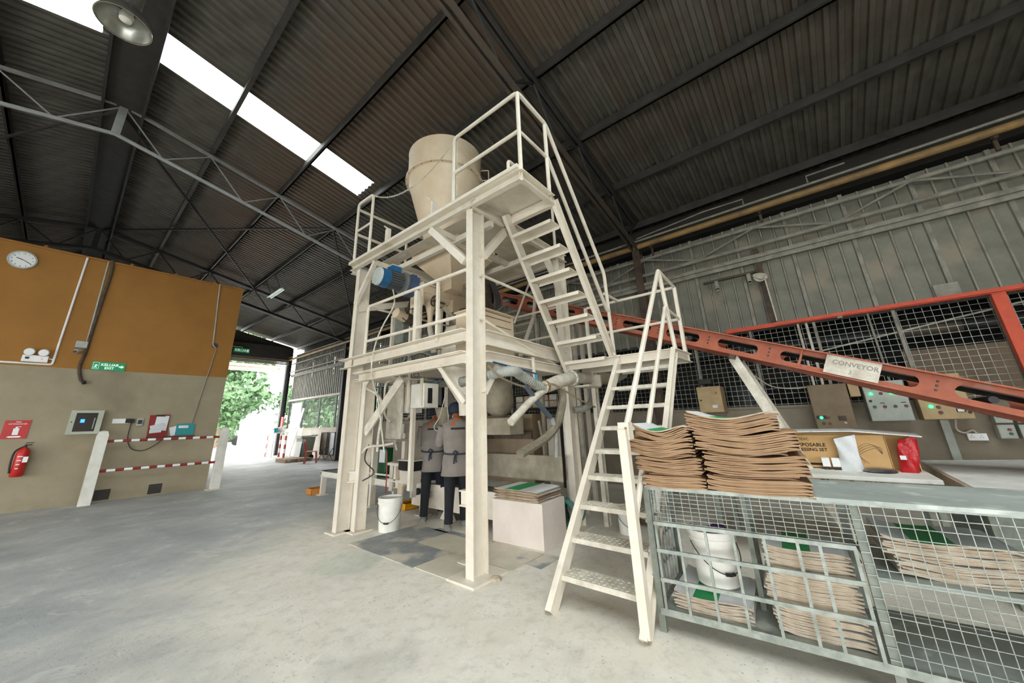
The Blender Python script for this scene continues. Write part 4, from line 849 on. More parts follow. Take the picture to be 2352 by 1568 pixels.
part('clamp_band', MB().lathe(P_(4.8, 1.86), [(.07, -.02), (.078, -.02), (.078, .02), (.07, .02)], (P_(4.8, 1.86)-P_(4.5, 1.9)).normalized(), 18), PIPEY, du)
mb = MB(); ribhose(mb, [(2.75, 2.95, 1.78), P_(3.9, 2.03), P_(4.2, 1.99), P_(4.5, 1.89), P_(4.78, 1.84)], .06)
solo('ribbed_hose', mb, RIBH, 'fat grey ribbed hose joining the white duct from the left', 'hose', tuple(P_(4.2, 2.0)), smooth=True)
hose('flexible_hose', [P_(5.3, 1.85), P_(5.32, 1.7), P_(5.26, 1.55), P_(5.1, 1.3), P_(4.75, 1.1), P_(4.4, 1.0), P_(4.1, .92)], .05, RUBBER, 'thick brown dusty hose curving down to the left under duct')
hose('blue_hose', [P_(4.3, 1.85), P_(4.6, 1.6), P_(4.9, 1.4)], .03, BLUEH, 'blue grey hose slanting down behind the white duct')
mb = MB(); ribhose(mb, [P_(4.95, 1.38), P_(5.02, 1.2), P_(5.03, 1.0), P_(5.0, .8)], .03); solo('ribbed_hose', mb, RIBH, 'thin grey ribbed hose hanging vertically left of the landing legs', 'hose', tuple(P_(5, 1)), smooth=True)
mb = MB(); ribhose(mb, [(5.15, 2.6, 1.92), (5.1, 2.55, 1.76), (4.95, 2.5, 1.6), (4.75, 2.5, 1.5), (4.6, 2.6, 1.48)], .05); solo('ribbed_hose', mb, RIBH, 'grey ribbed hose bending behind the ladder under the landing', 'hose', (5.1, 2.5, 1.7), smooth=True)
solo('main_duct', MB().tube([(5.05, 2.5, 1.93), (5.6, 2.42, 1.98), (6.05, 2.38, 2.06)], .1, 16, True, [.08, .11, .05]), GREYB, 'large dusty duct running behind the ladder under the landing', 'duct', (5.5, 2.2, 1.95), smooth=True)
hose('brown_cable', [(2.78, 2.55, 1.92), (2.95, 2.5, 1.8), (3.3, 2.45, 1.72), (3.63, 2.4, 1.75), (3.75, 2.35, 1.76), (4.1, 2.25, 1.6), (4.45, 2.2, 1.5)], .012, CABLEB, 'brown cable sagging across in front of the white duct', 'cable')
hose('blue_rope', [(3.62, 2.53, 1.9), (3.6, 2.5, 1.75), (3.62, 2.5, 1.6)], .016, BLUER, 'blue nylon cord tied round the strap under the middle beam', 'cord')
hose('blue_rope', [(2.86, 2.55, 1.97), (3.3, 2.53, 1.93), (3.62, 2.52, 1.9)], .01, BLUEM, 'dark blue cord stretched under the middle beam', 'cord')
hose('vertical_hose', [(4.45, 3.0, .5), (4.42, 3.0, 1.2), (4.5, 3.05, 1.9)], .03, RUBBER, 'dusty brown hose standing upright behind the splash board')
hose('vertical_hose', [(4.36, 2.98, .5), (4.33, 2.96, 1.0), (4.3, 3.0, 1.35)], .02, RUBBER, 'thinner dusty hose standing in front of the upright one')
solo('plaster_board', MB().box(7.6, 7.64, 4.7, 5.85, .3, 1.4), PLASTW, 'pale board with faint red arrow leaning on the far wall', 'board', (7.62, 5.2, .3))
mb = MB().obox((7.59, 5.6, 1.12), (0, 1, 0), (0, 0, 1), (1, 0, 0), .28, .03, .004).obox((7.59, 5.49, 1.17), (0, 1, .9), (0, -.9, 1), (1, 0, 0), .14, .03, .004).obox((7.59, 5.49, 1.06), (0, 1, -.9), (0, .9, 1), (1, 0, 0), .14, .03, .004)
solo('red_arrow', mb, mat('faded_red_print', '#b06a64', None, rough=.9), 'faded red painted arrow on the pale board', 'sign', (7.59, 5.6, 1.1))
sh = thing('storage_rack', 'wire storage rack with stacked parcels against the far wall', 'rack', (7.3, 4.9, 0))
for y in (4.3, 5.6): part('post', bx(7.0, 7.04, y, y+.04, 0, 2.2), DARKS, sh); part('post', bx(7.5, 7.54, y, y+.04, 0, 2.2), DARKS, sh)
for z in (1.42, 1.62, 1.95): part('shelf', bx(7.0, 7.54, 4.3, 5.64, z, z+.02), DARKS, sh)
for k in range(5):
    for j in range(2): solo('parcel', MB().box(7.05, 7.45, 4.4+.24*k, 4.6+.24*k, 1.645+.145*j, 1.78+.145*j), DUSTW if (k+j) % 2 else KRAFTP, 'pale dusty parcel %s from the right in the %s row on the wire rack' % (ORD[k].replace('lowest', 'first'), 'upper' if j else 'lower'), 'parcel', (7.25, 4.5+.24*k, 1.64+.14*j), 'parcels on the wire rack', bevel=.01)
solo('red_pack', MB().box(7.05, 7.2, 4.31, 4.38, 1.64, 1.9), PAPERW, 'white pack standing at the right end of the wire rack', 'pack', (7.1, 4.35, 1.64))

# ================================================================== ORANGE CONVEYOR
cv = thing('orange_conveyor', 'orange painted inclined conveyor with slotted side channels', 'conveyor', (5.0, 1.5, 2.4))
ya, za_, yb, zb_ = 4.25, 3.76, -2.35, 1.05
dv = Vector((0, yb-ya, zb_-za_)); LEN = dv.length; dv.normalize(); uv = Vector((0, -dv.z, dv.y))
if uv.z < 0: uv = -uv
def cvp(x, t, h): return Vector((x, ya, za_))+dv*t+uv*h
def slotted(x, th, par):
    mb = MB(); hh = .105; cell = .62; n = int(LEN/cell)
    N_ = 24
    for i in range(n+1):
        t0 = i*cell; t1 = min(LEN, t0+cell)
        if t1-t0 < .45: mb.obox(cvp(x, (t0+t1)/2, -hh), (1, 0, 0), dv, uv, th, t1-t0, 2*hh); continue
        c = (t0+t1)/2; a = .205; r = .055; inn = []; out = []
        for j in range(N_):
            q = 2*PI*(j+.5)/N_; cx_, sy_ = math.cos(q), math.sin(q)
            inn.append((c+(a-r)*(1 if cx_ > 0 else -1)+r*cx_, r*sy_))
            m_ = max(abs(cx_)/((t1-t0)/2), abs(sy_)/hh); out.append((c+cx_/m_, sy_/m_))
        base = []
        for xx in (x-th/2, x+th/2):
            base.append([cvp(xx, p[0], p[1]-hh) for p in inn]+[cvp(xx, p[0], p[1]-hh) for p in out])
        vs = base[0]+base[1]; fs = []
        for j in range(N_):
            k = (j+1) % N_
            fs += [(j, k, N_+k, N_+j), (2*N_+j, 2*N_+k, 3*N_+k, 3*N_+j), (j, k, 2*N_+k, 2*N_+j)]
        mb.add(vs, fs)
        # corner fillers between the outline points and cell corners
        for (tc_, hc_) in ((t0, -hh), (t1, -hh), (t1, hh), (t0, hh)):
            near = sorted(out, key=lambda p: abs(p[0]-tc_)+abs(p[1]-hc_))[:2]
            for xx in (x-th/2, x+th/2): mb.add([cvp(xx, tc_, hc_-hh), cvp(xx, near[0][0], near[0][1]-hh), cvp(xx, near[1][0], near[1][1]-hh)], [(0, 1, 2)])
    part('side_web', mb, ORANGE, par)
    for h in (0, -.21): part('flange', MB().obox(cvp(x-.03 if x < 5.2 else x+.03, LEN/2, h), (1, 0, 0), dv, uv, .07, LEN, .014), ORANGE, par)
slotted(5.0, .008, cv); slotted(5.5, .008, cv)
mb = MB()
for i in range(int(LEN/.62)+1):
    for dt in (-.0,):
        for hh in (-.06, -.1, -.14): mb.lathe(cvp(4.996, i*.62, hh), [(.011, 0), (.008, .008)], (-1, 0, 0), 8)
part('rivets', mb, RAFT, cv, kind='stuff')
for t in [i*.8+.3 for i in range(int(LEN/.8))]: part('roller', MB().tube([cvp(5.02, t, -.12), cvp(5.48, t, -.12)], .03, 10), DARKS, cv, smooth=True)
part('belt', MB().obox(cvp(5.25, LEN/2, -.055), (1, 0, 0), dv, uv, .42, LEN, .01).obox(cvp(5.25, LEN/2, -.175), (1, 0, 0), dv, uv, .42, LEN, .01), DARKS, cv)
part('joint_plate', MB().obox(cvp(4.985, 4.62, -.105), (1, 0, 0), dv, uv, .02, .02, .2), ORANGE, cv)
for t in (3.3, 0.8):
    p = cvp(5.25, t, -.24)
tl_ = 4.02
part('cross_tie', MB().obox(cvp(5.25, tl_, -.245), (1, 0, 0), dv, uv, .7, .06, .05), BROWND, cv)
for x in (5.0, 5.5): part('support_leg', MB().beam(cvp(x, tl_, -.25), (x, -.1, 0.0), .1, .06, (1, 0, 0)), DUSTW, cv)
part('support_leg', MB().beam(cvp(5.25, .8, -.25), (5.25, 3.55, 0.0), .05, .05, (1, 0, 0)), DUSTW, cv)
part('foot', bx(4.95, 5.55, -.2, 0.0, 0, .02), DUSTW, cv)
npl = thing('name_plate', 'pale plate lettered CONVEYOR 3 on the orange conveyor', 'sign', tuple(cvp(4.97, 5.05, -.1)))
part('plate', MB().obox(cvp(4.955, 5.02, -.1), (1, 0, 0), dv, uv, .006, .4, .19), DUSTW, npl)
mb = MB(); text(mb, 'CONVEYOR', .062, cvp(4.95, 4.87, -.09), dv, uv, .001, bold=.001); text(mb, '3', .06, cvp(4.95, 5.0, -.165), dv, uv, .001); part('lettering', mb, mat('faded_grey_letter', '#8a8378', None), npl)

# ================================================================== CONTROL BOXES ON THE RIGHT WALL
def dots(par, x, L):
    for y, z, m, r, nm in L: part(nm, MB().lathe((x, y, z), [(r*1.2, 0), (r*1.2, .008), (r, .01), (r, .02)], (-1, 0, 0), 14), m, par)
c = thing('control_box', 'dusty brown control box with one green lamp at its foot', 'control box', (7.62, -.19, 1.1))
part('body', MB().box(7.5, 7.88, -.42, .04, 1.1, 1.76), BOXD, c, bevel=.01); part('door_plate', bx(7.49, 7.5, -.41, .03, 1.11, 1.75), BOXD, c)
dots(c, 7.49, [(-.04, 1.27, LEDG, .018, 'lamp'), (-.12, 1.27, BTNR, .016, 'button'), (-.05, 1.19, BTNG, .016, 'button'), (-.12, 1.18, BTNR, .016, 'button'), (-.3, 1.19, DUSTW, .014, 'key_switch')]); part('meter', bx(7.48, 7.49, -.32, -.23, 1.22, 1.29), BROWND, c)
part('name_plate', bx(7.482, 7.49, -.1, .02, 1.25, 1.3), DARKS, c)
c = thing('control_box', 'pale grey control box with rows of green and red lamps', 'control box', (7.62, -.8, 1.22))
part('body', MB().box(7.55, 7.88, -1.02, -.59, 1.2, 1.76), BOXG, c, bevel=.012)
L = []
for y, m in ((-.66, LEDG), (-.765, BTNR), (-.87, LEDG), (-.98, BTNR)): L.append((y, 1.585, m, .017, 'lamp' if m is LEDG else 'button'))
for y, m in ((-.66, BTNG), (-.765, BTNR), (-.87, BTNG), (-.975, BTNR)): L.append((y, 1.40, m, .017, 'button'))
L += [(-.635, 1.485, BLACK, .014, 'button'), (-.81, 1.7, LEDR, .015, 'lamp')]
dots(c, 7.55, L)
for y, z in ((-.7, 1.65), (-.75, 1.45), (-.96, 1.45)): part('name_plate', bx(7.545, 7.55, y-.025, y+.025, z-.005, z+.005), INK, c)
c = thing('control_box', 'yellowish beige control box with one green lamp under the conveyor', 'control box', (7.62, -1.33, 1.21))
part('body', MB().box(7.55, 7.88, -1.55, -1.1, 1.21, 1.8), BOXB, c, bevel=.012)
dots(c, 7.55, [(-1.2, 1.38, LEDG, .018, 'lamp'), (-1.265, 1.37, BTNR, .018, 'button'), (-1.27, 1.3, BTNR, .018, 'button'), (-1.52, 1.295, BLACK, .014, 'key_switch')]); part('display', bx(7.54, 7.55, -1.49, -1.41, 1.3, 1.345), BLACK, c); part('display_face', bx(7.535, 7.54, -1.475, -1.42, 1.305, 1.34), PAPERW, c)
c = thing('control_box', 'beige control box with small display behind the ladder', 'control box', (7.62, 1.43, 1.4))
part('body', MB().box(7.5, 7.88, 1.24, 1.63, 1.4, 1.86), BOXB, c, bevel=.012); part('display', bx(7.49, 7.5, 1.33, 1.41, 1.48, 1.53), PAPERW, c); dots(c, 7.5, [(1.32, 1.74, ORCOL, .015, 'button'), (1.58, 1.62, BLACK, .012, 'button')])
solo('relay_box', MB().box(7.7, 7.88, 1.4, 1.62, 1.92, 2.02), DARKS, 'small dark relay box just above the beige box', 'box', (7.7, 1.5, 1.92), bevel=.008)
solo('terminal_box', MB().box(7.6, 7.88, -.56, -.44, 1.56, 1.78), BOXB, 'small yellowish terminal box between the brown and grey control boxes', 'box', (7.7, -.5, 1.56), bevel=.008)
for k, (y, s_) in enumerate(((-1.8, 1), (-1.97, 1))):
    c = thing('isolator_switch', ['left-hand grey isolator switch under the conveyor end', 'right-hand grey isolator switch at the picture edge'][k], 'switch', (7.7, y, 1.0))
    part('upper_body', MB().box(7.72, 7.88, y-.07, y+.07, 1.15, 1.33), BOXG, c, bevel=.01); part('lower_body', MB().box(7.74, 7.88, y-.07, y+.07, .96, 1.13), BOXG, c, bevel=.01)
    part('lever', MB().obox((7.71, y, 1.24), (0, 1, -.3), (0, .3, 1), (1, 0, 0), .1, .012, .014), DARKS, c); dots(c, 7.74, [(y-.02, 1.07, BTNR, .014, 'button'), (y-.02, 1.02, BTNG, .014, 'button')])
c = thing('wall_socket', 'cream double wall socket at the end of white flex', 'socket', (7.86, -1.56, .95)); part('plate', MB().box(7.86, 7.9, -1.65, -1.48, .93, 1.02), WHITE, c, bevel=.004)
mb = MB()
for y in (-1.52, -1.6):
    for dy, dz in ((0, .018), (-.012, -.005), (.012, -.005)): mb.box(7.858, 7.86, y+dy-.003, y+dy+.003, .975+dz-.003, .975+dz+.006)
part('pin_holes', mb, INK, c, kind='stuff')
solo('box_flex', MB().tube(spline([(7.8, -1.42, 1.2), (7.82, -1.4, 1.08), (7.84, -1.46, 1.03), (7.86, -1.54, 1.06), (7.86, -1.57, 1.02)]), .012, 6), DUSTW, 'grey flex looping from the beige box to the socket', 'flex', (7.8, -1.42, 1.2), smooth=True)
solo('cable_trunking', MB().box(7.84, 7.9, -1.36, -1.28, .0, 1.2), BOXG, 'grey cable trunking running down below the beige control box', 'trunking', (7.87, -1.32, 0))
solo('wall_cable', MB().tube(spline([(7.7, .7, 2.0), (7.7, .5, 1.8), (7.7, .2, 1.74), (7.7, -.1, 1.76)]), .008, 5), DUSTW, 'thin grey cable drooping to the top of the brown box', 'cable', (7.7, .5, 1.8))

# ================================================================== BENCH WITH FIRST AID BOX
def tab(nm, lab, x0, x1, y0, y1, z, m, legs, th=.03):
    t = thing(nm, lab, 'table', ((x0+x1)/2, (y0+y1)/2, 0)); part('top', MB().box(x0, x1, y0, y1, z-th, z), m, t, bevel=.004)
    for x, y in legs: part('leg', bx(x-.02, x+.02, y-.02, y+.02, 0, z-th), GALVD, t)
    return t
tab('bench', 'white topped bench behind the cage shelf holding the first aid box', 4.62, 5.62, -.66, 1.1, .8, WBOARD, ((4.68, -.6), (5.5, -.6), (4.68, 1.0), (5.5, 1.0)), .035)
solo('printed_board', MB().box(4.66, 4.7, -.62, 1.05, .6, .76), KRAFTP, 'pale printed board edge under the white bench top', 'board', (4.68, .2, .6))
mb = MB()
for y, w_ in ((.1, .03), (.06, .02), (-.1, .03), (-.2, .02), (-.23, .015), (-.26, .02), (-.29, .03), (-.36, .04), (-.5, .03)): mb.box(4.654, 4.66, y-w_, y, .72, .755)
solo('print_marks', mb, INK, 'row of short black printed bars under the bench edge', 'marks', (4.655, -.2, .72))
bd = thing('loose_board', 'large dusty white board lying across the bench end at right', 'board', (5.3, -1.2, .8))
part('board', MB().prism([(4.3, -.75, .79), (6.3, -.78, .79), (6.75, -1.7, .79), (6.7, -2.4, .79), (4.3, -2.4, .79)], (0, 0, .012)), WBOARD, bd)
part('edge_strip', MB().prism([(4.3, -.75, .70), (4.3, -.73, .70), (6.3, -.76, .70), (6.3, -.78, .70)], (0, 0, .09)), KRAFTP, bd)
part('trestle', bx(4.5, 4.54, -2.2, -.8, 0, .79), GALVD, bd); part('trestle', bx(6.2, 6.24, -2.2, -.85, 0, .79), GALVD, bd)
fb = thing('cardboard_box', 'open brown cardboard box printed DISPOSABLE DRESSING SET', 'box', (5.3, -.1, .8))
X_ = 5.12
part('back_panel', bx(5.28, 5.29, -.62, .6, .8, 1.14), CARD, fb); part('front_panel', bx(X_, X_+.006, -.44, .6, .8, 1.12), CARD, fb)
part('base', bx(X_, 5.29, -.62, .6, .8, .806), CARD, fb); part('side_panel', bx(X_, 5.29, -.625, -.618, .8, 1.12), CARD, fb); part('side_panel', bx(X_, 5.29, .594, .6, .8, 1.12), CARD, fb)
part('inner_divider', bx(X_+.01, 5.28, -.45, -.444, .8, 1.11), CARD, fb)
mb = MB(); n = 14
for i in range(n+1):
    y = .62-1.3*i/n; z = 1.155+.012*math.sin(PI*i/n*.8)-max(0, (i/n-.65))*.13
    mb.v += [(5.02, y, z-.01), (5.3, y, z+.008), (5.3, y, z+.014), (5.02, y, z-.003)]
for i in range(n):
    a = 4*i
    for k in range(4): mb.f.append((a+k, a+(k+1) % 4, a+4+(k+1) % 4, a+4+k)); mb.m.append(0)
part('lid_flap', mb, WBOARD, fb)
for st, sz, zz in (('DISPOSABLE', .048, 1.01), ('DRESSING SET', .042, .965), ('AMEDIC', .038, 1.07)): part('printed_line', text(MB(), st, sz, (X_-.001, .262, zz), (0, -1, 0), (0, 0, 1), .0006, bold=.0012 if sz > .04 else 0), INK, fb)
part('printed_bar', bx(X_-.002, X_, .0, .3, .83, .85), INK, fb)
mb = MB()
for k in range(4): mb.tube(spline([(X_-.003, -.2-.03*k, .86), (X_-.003, -.24, 1.0-.02*k), (X_-.003, -.33-.02*k, 1.04-.01*k), (X_-.003, -.4, .95)]), .0012, 3)
part('line_drawing', mb, INK, fb, kind='stuff')
def bagform(nm, c, w_, h, t, m, lab, cat, lean=0, seed=1, dirn=(0, -1, 0)):
    rnd = random.Random(seed); D_ = Vector(dirn); NN = Vector((0, 0, 1)).cross(D_); rings = []
    for i in range(11):
        f = i/10; ww = w_*(1+.06*math.sin(5*f+seed)); tt = t*(1-.75*f)*(.6+.6*math.sin(PI*min(1, f+.25)))+.004
        r = []
        for k in range(20):
            a = 2*PI*k/20; r.append(Vector(c)+D_*(ww/2*math.cos(a)+lean*f)+NN*(tt/2*math.sin(a)+.01*math.sin(9*f+k))+Vector((0, 0, h*f+.02*math.cos(a)*(f > .8))))
        rings.append(r)
    return solo(nm, MB().loft(rings), m, lab, cat, c, smooth=True)
bagform('cotton_bag', (5.02, -.155, .80), .16, .31, .08, BAGW, 'white soft bag standing in front of the cardboard box', 'bag', -.0, 2)
bagform('red_bag', (5.08, -.54, .80), .13, .3, .09, REDBAG, 'shiny red foil bag at the right end of the box', 'bag', .05, 5)
solo('bag_sticker', MB().obox((5.02, -.52, .93), (0, 1, 0), (0, 0, 1), (1, 0, 0), .04, .035, .004), PAPERW, 'small white sticker on the red foil bag', 'sticker', (5.02, -.52, .93))
for k, y in enumerate((.03, -.045)):
    c = thing('stamp_pad', ['left-hand small white cap standing before the cardboard box', 'right-hand small white cap standing beside the white bag'][k], 'holder', (5.04, y, .8)); part('cap', bx(5.0, 5.08, y-.03, y+.03, .83, .91), WHITE, c); part('base', bx(5.02, 5.06, y-.022, y+.022, .8, .83), BROWND, c)
solo('foil_pouch', MB().lathe((5.0, -.34, .80), [(.10, 0), (.12, .01), (.09, .03), (.02, .035)], n=18), FOIL, 'dark crumpled foil pouch lying in front of the box', 'pouch', (5.0, -.34, .8), smooth=True)

# ================================================================== CAGE SHELF WITH SACKS
RO = Vector((2.82, 1.06, 0)); YAW = math.atan2(-.9969, .0784)
def rthing(nm, lab, cat, loc=(0, 0, 0), group=None):
    t = thing(nm, lab, cat, tuple(RW(*loc)), group); t.rotation_euler = (0, 0, YAW); OFF[t.name] = Vector(loc); return t
def RW(x, y, z): return Vector((RO.x+x*math.cos(YAW)-y*math.sin(YAW), RO.y+x*math.sin(YAW)+y*math.cos(YAW), z))
R = rthing('cage_shelf', 'grey galvanised wire cage shelf in the right foreground', 'shelf')
RD_ = .68
for x, y in ((-.0, 0), (1.11, 0), (2.3, 0), (0, RD_), (1.11, RD_), (2.3, RD_)):
    part('post', bx(x-.02, x+.02, y-.005, y+.03, 0, .86), GALVD, R)
for z, x1, th in ((.865, 2.3, .025), (.12, 2.3, .04)):
    for y in (0, RD_): part('rail', bx(0, x1, y-.012, y+.02, z-th/2, z+th/2), GALV, R)
part('rail', bx(-.012, .02, 0, RD_, .85, .875), GALV, R); part('rail', bx(-.012, .02, 0, RD_, .1, .14), GALV, R)
part('top_board', bx(.93, 2.35, -.03, RD_+.02, .865, .885), GREY4, R)
part('middle_board', bx(1.13, 2.3, .02, RD_, .49, .51), GREY4, R)
part('bottom_board', bx(.02, 2.3, .02, RD_, .12, .135), GREY4, R)
part('side_board', bx(2.28, 2.3, .1, RD_, .14, .85), BROWND, R)
# basket front gate: rails and bars
for z in (.645, .48, .31): part('gate_rail', bx(.03, 1.075, -.03, -.012, z-.011, z+.011), GALV, R)
for x in (.04, .185, .345, .5, .66, .82, .92, 1.068): part('gate_bar', bx(x-.008, x+.008, -.02, -.006, .13, .64), GALV, R)
for y in [.06+.085*k for k in range(8)]: part('side_bar', bx(-.02, -.006, y-.006, y+.006, .13, .86), GALV, R)
for z in (.645, .48, .31): part('side_rail', bx(-.03, -.018, 0, RD_, z-.01, z+.01), GALV, R)
part('partition_post', bx(.55, .58, .3, .33, .13, .86), GALVD, R); part('partition_post', bx(.55, .58, RD_-.03, RD_, .13, .86), GALVD, R)
def grid(mb, u0, u1, v0, v1, du, dv_, f, t=.0035):
    u = u0
    while u <= u1: f(mb, u, v0, u, v1, t); u += du
    v = v0
    while v <= v1: f(mb, u0, v, u1, v, t); v += dv_
def fr(mb, a, b_, c, d, t): mb.box(min(a, c)-t/2, max(a, c)+t/2, -.012-t/2, -.012+t/2, min(b_, d)-t/2, max(b_, d)+t/2)
def tp(mb, a, b_, c, d, t): mb.box(min(a, c)-t/2, max(a, c)+t/2, min(b_, d)-t/2, max(b_, d)+t/2, .868, .868+t)
mb = MB(); grid(mb, .03, 1.09, .66, .86, .05, .025, fr, .003); part('upper_mesh', mb, GALV, R, kind='stuff')
mb = MB(); grid(mb, 1.13, 2.28, .14, .85, .048, .052, fr, .0035); part('bay_mesh', mb, GALV, R, kind='stuff')
mb = MB(); grid(mb, .0, .93, .0, RD_, .05, .05, tp, .004); part('top_mesh', mb, GALV, R, kind='stuff')
mb = MB()
for k in range(13): mb.box(1.09, 1.13, -.016, -.008, .16+.052*k, .164+.052*k)
part('post_ties', mb, GALV, R, kind='stuff')
mb = MB(); y = .05
while y < RD_: mb.box(2.27, 2.274, y, y+.004, .14, .86); y += .05
part('end_mesh', mb, GALV, R, kind='stuff')
# --- paper sacks, every sack its own object
def sack_mesh(w_, dep, t, sag, seed, pale=False, top=False):
    rnd = random.Random(seed); n = 12; ny = 2; mb = MB(); gx = []
    def zz(x, y):
        f = x/w_; return -sag*max(0, math.sin(PI*f))**1.5+.004*math.sin(7*f+seed)*(1 if sag > .01 else .4)+(.012*max(0, .12-f)/.12 if seed % 3 == 0 else 0)-(.01*max(0, f-.9)/.1 if seed % 2 else 0)
    ys = [rnd.uniform(-.006, .006), dep*.5, dep]
    for j, y in enumerate(ys):
        for i in range(n+1):
            x = w_*i/n+(rnd.uniform(-.006, .006) if i in (0, n) else 0); mb.v += [(x, y+(rnd.uniform(-.0015, .0015) if j == 0 else 0), zz(x, y)), (x, y+(rnd.uniform(-.001, .001) if j == 0 else 0), zz(x, y)+t)]
    def ix(j, i, k): return (j*(n+1)+i)*2+k
    for j in range(ny):
        for i in range(n):
            mb.f.append((ix(j, i, 1), ix(j, i+1, 1), ix(j+1, i+1, 1), ix(j+1, i, 1))); mb.m.append((2 if top and 3 <= i <= 6 else 1) if (top or pale) else 0)
            mb.f.append((ix(j, i, 0), ix(j+1, i, 0), ix(j+1, i+1, 0), ix(j, i+1, 0))); mb.m.append(0)
    for i in range(n): mb.f.append((ix(0, i, 0), ix(0, i+1, 0), ix(0, i+1, 1), ix(0, i, 1))); mb.m.append(0); mb.f.append((ix(ny, i, 0), ix(ny, i, 1), ix(ny, i+1, 1), ix(ny, i+1, 0))); mb.m.append(0)
    for j in range(ny): mb.f.append((ix(j, 0, 0), ix(j, 0, 1), ix(j+1, 0, 1), ix(j+1, 0, 0))); mb.m.append(0); mb.f.append((ix(j, n, 0), ix(j+1, n, 0), ix(j+1, n, 1), ix(j, n, 1))); mb.m.append(0)
    return mb.mesh('paper_sack', [(KRAFTP if pale else (KRAFT if seed % 2 else KRAFT2)), PAPERW, GREEN])
def bundle(s0, s1, z0, n, sag, y0, lab, group, pale=False, dep=.5, pitch=.0096, top=None, rr=.008):
    w_ = s1-s0; ms = [sack_mesh(w_, dep, pitch*.93, sag, int(s0*100)+k*7+n, pale) for k in range(4)]
    for k in range(n):
        me = ms[k % 4]
        lb = lab % ORD[k]; mine = group
        if top and k == n-1: me = sack_mesh(w_, dep, pitch*.93, sag, 3, True, True); lb = top; mine = None
        o = bpy.data.objects.new('paper_sack', me); COL.objects.link(o)
        o.location = RW(s0+random.uniform(-rr, rr), y0+random.uniform(-.004, .004), z0+sag+pitch*k); o.rotation_euler = (0, 0, YAW+random.uniform(-.008, .008)); tag(o, lb, 'sack', mine)
    return z0+pitch*n
def stack(L, y0, name, grp, topl, pale=False, dep=.5):
    z = L[0][2]
    nth = ['bottom', 'second', 'third', 'fourth', 'fifth', 'sixth', 'seventh']; bi = 0
    for q, (s0, s1, _, n, sag, rec) in enumerate(L):
        if rec: lab = '%%s set-back sack above the %s bundle of %s' % (nth[bi-1], name); g = 'recessed sacks of %s, layer %d' % (grp, q)
        else: lab = 'brown kraft sack %%s up in the %s bundle of %s' % (nth[bi], name); g = '%s bundle of %s' % (nth[bi], grp); bi += 1
        if pale: lab = lab.replace('brown kraft', 'dusty pale')
        z = bundle_z(s0, s1, z, n, sag, y0+(.035 if rec else 0), lab, g, pale, dep, topl if q == len(L)-1 else None)
def bundle_z(s0, s1, z, n, sag, y0, lab, g, pale, dep, topl): bundle(s0, s1, z-sag*.35, n, sag, y0, lab, g, pale, dep, top=topl); return z+.0096*n
stack([(0, .4, .876, 8, .004, 0), (.03, .38, 0, 2, .006, 1), (-.04, .39, 0, 10, .014, 0), (0, .36, 0, 2, .02, 1), (-.09, .36, 0, 11, .03, 0), (-.02, .35, 0, 8, .045, 0)], -.03,
      'the left stack on the cage', 'the left stack', 'topmost sack of the left stack on the cage, white with green stripe')
stack([(.42, .95, .876, 9, .006, 0), (.45, .9, 0, 2, .008, 1), (.42, .96, 0, 12, .022, 0), (.45, .88, 0, 2, .025, 1), (.38, .94, 0, 12, .03, 0), (.35, .87, 0, 12, .045, 0)], -.035,
      'the right stack on the cage', 'the right stack', 'topmost sack of the right stack on the cage, white with green stripe')
solo('loose_sack', MB().tube([RW(.9, .05, .868), RW(.96, .2, .872)], .005, 5), KRAFT, 'loose strip of kraft paper beside the right stack', 'paper', tuple(RW(.9, .05, .868)))
stack([(.64, 1.05, .137, 14, .012, 0), (.62, 1.05, 0, 14, .01, 0), (.64, 1.04, 0, 18, .006, 0)], .06, 'the pile inside the cage', 'the pile inside the cage', 'topmost dusty sack lying on the pile inside the cage', True, .42)
stack([(.08, .52, .137, 9, .012, 0)], .05, 'the flat pile under the bucket', 'the flat pile under the bucket', 'topmost dusty sack directly under the white bucket', True, .5)
stack([(1.24, 1.72, .512, 9, .014, 0), (1.2, 1.68, 0, 9, .014, 0)], .1, 'the right-hand mesh bay', 'the right-hand mesh bay', 'topmost white sack in the right-hand mesh bay', True, .42)
p = RW(.33, .3, .25); bucket(tuple(p), .145, .33, 'dusty white bucket inside the cage with purple cloth on its rim')
solo('purple_cloth', MB().lathe(RW(.38, .24, .56), [(.02, 0), (.07, .01), (.075, .03), (.05, .055), (.01, .065)], (.2, .3, 1), 16, True, .6), PURPLE, 'purple cloth draped on the bucket rim inside the cage', 'cloth', tuple(RW(.38, .24, .56)), smooth=True)
# sacks on the white stand
OW = (3.58, 2.52)
def flatstack(n, z0):
    me = [sack_mesh(.62, .52, .008, .004, 11+k, True, True) for k in range(2)]+[sack_mesh(.62, .52, .008, .004, 21, False)]
    for k in range(n):
        o = bpy.data.objects.new('paper_sack', me[k % 3]); COL.objects.link(o); o.location = (3.57+random.uniform(-.012, .012), 3.2+random.uniform(-.012, .012), z0+.0095*k); o.rotation_euler = (0, 0, -PI/2+.05+random.uniform(-.02, .02))
        if k == n-1: tag(o, 'topmost white and green paper sack on the white stand', 'sack')
        else: tag(o, 'white and green paper sack %s up in the pile on the white stand' % ORD[k], 'sack', 'sacks on the white stand')
flatstack(13, .464)
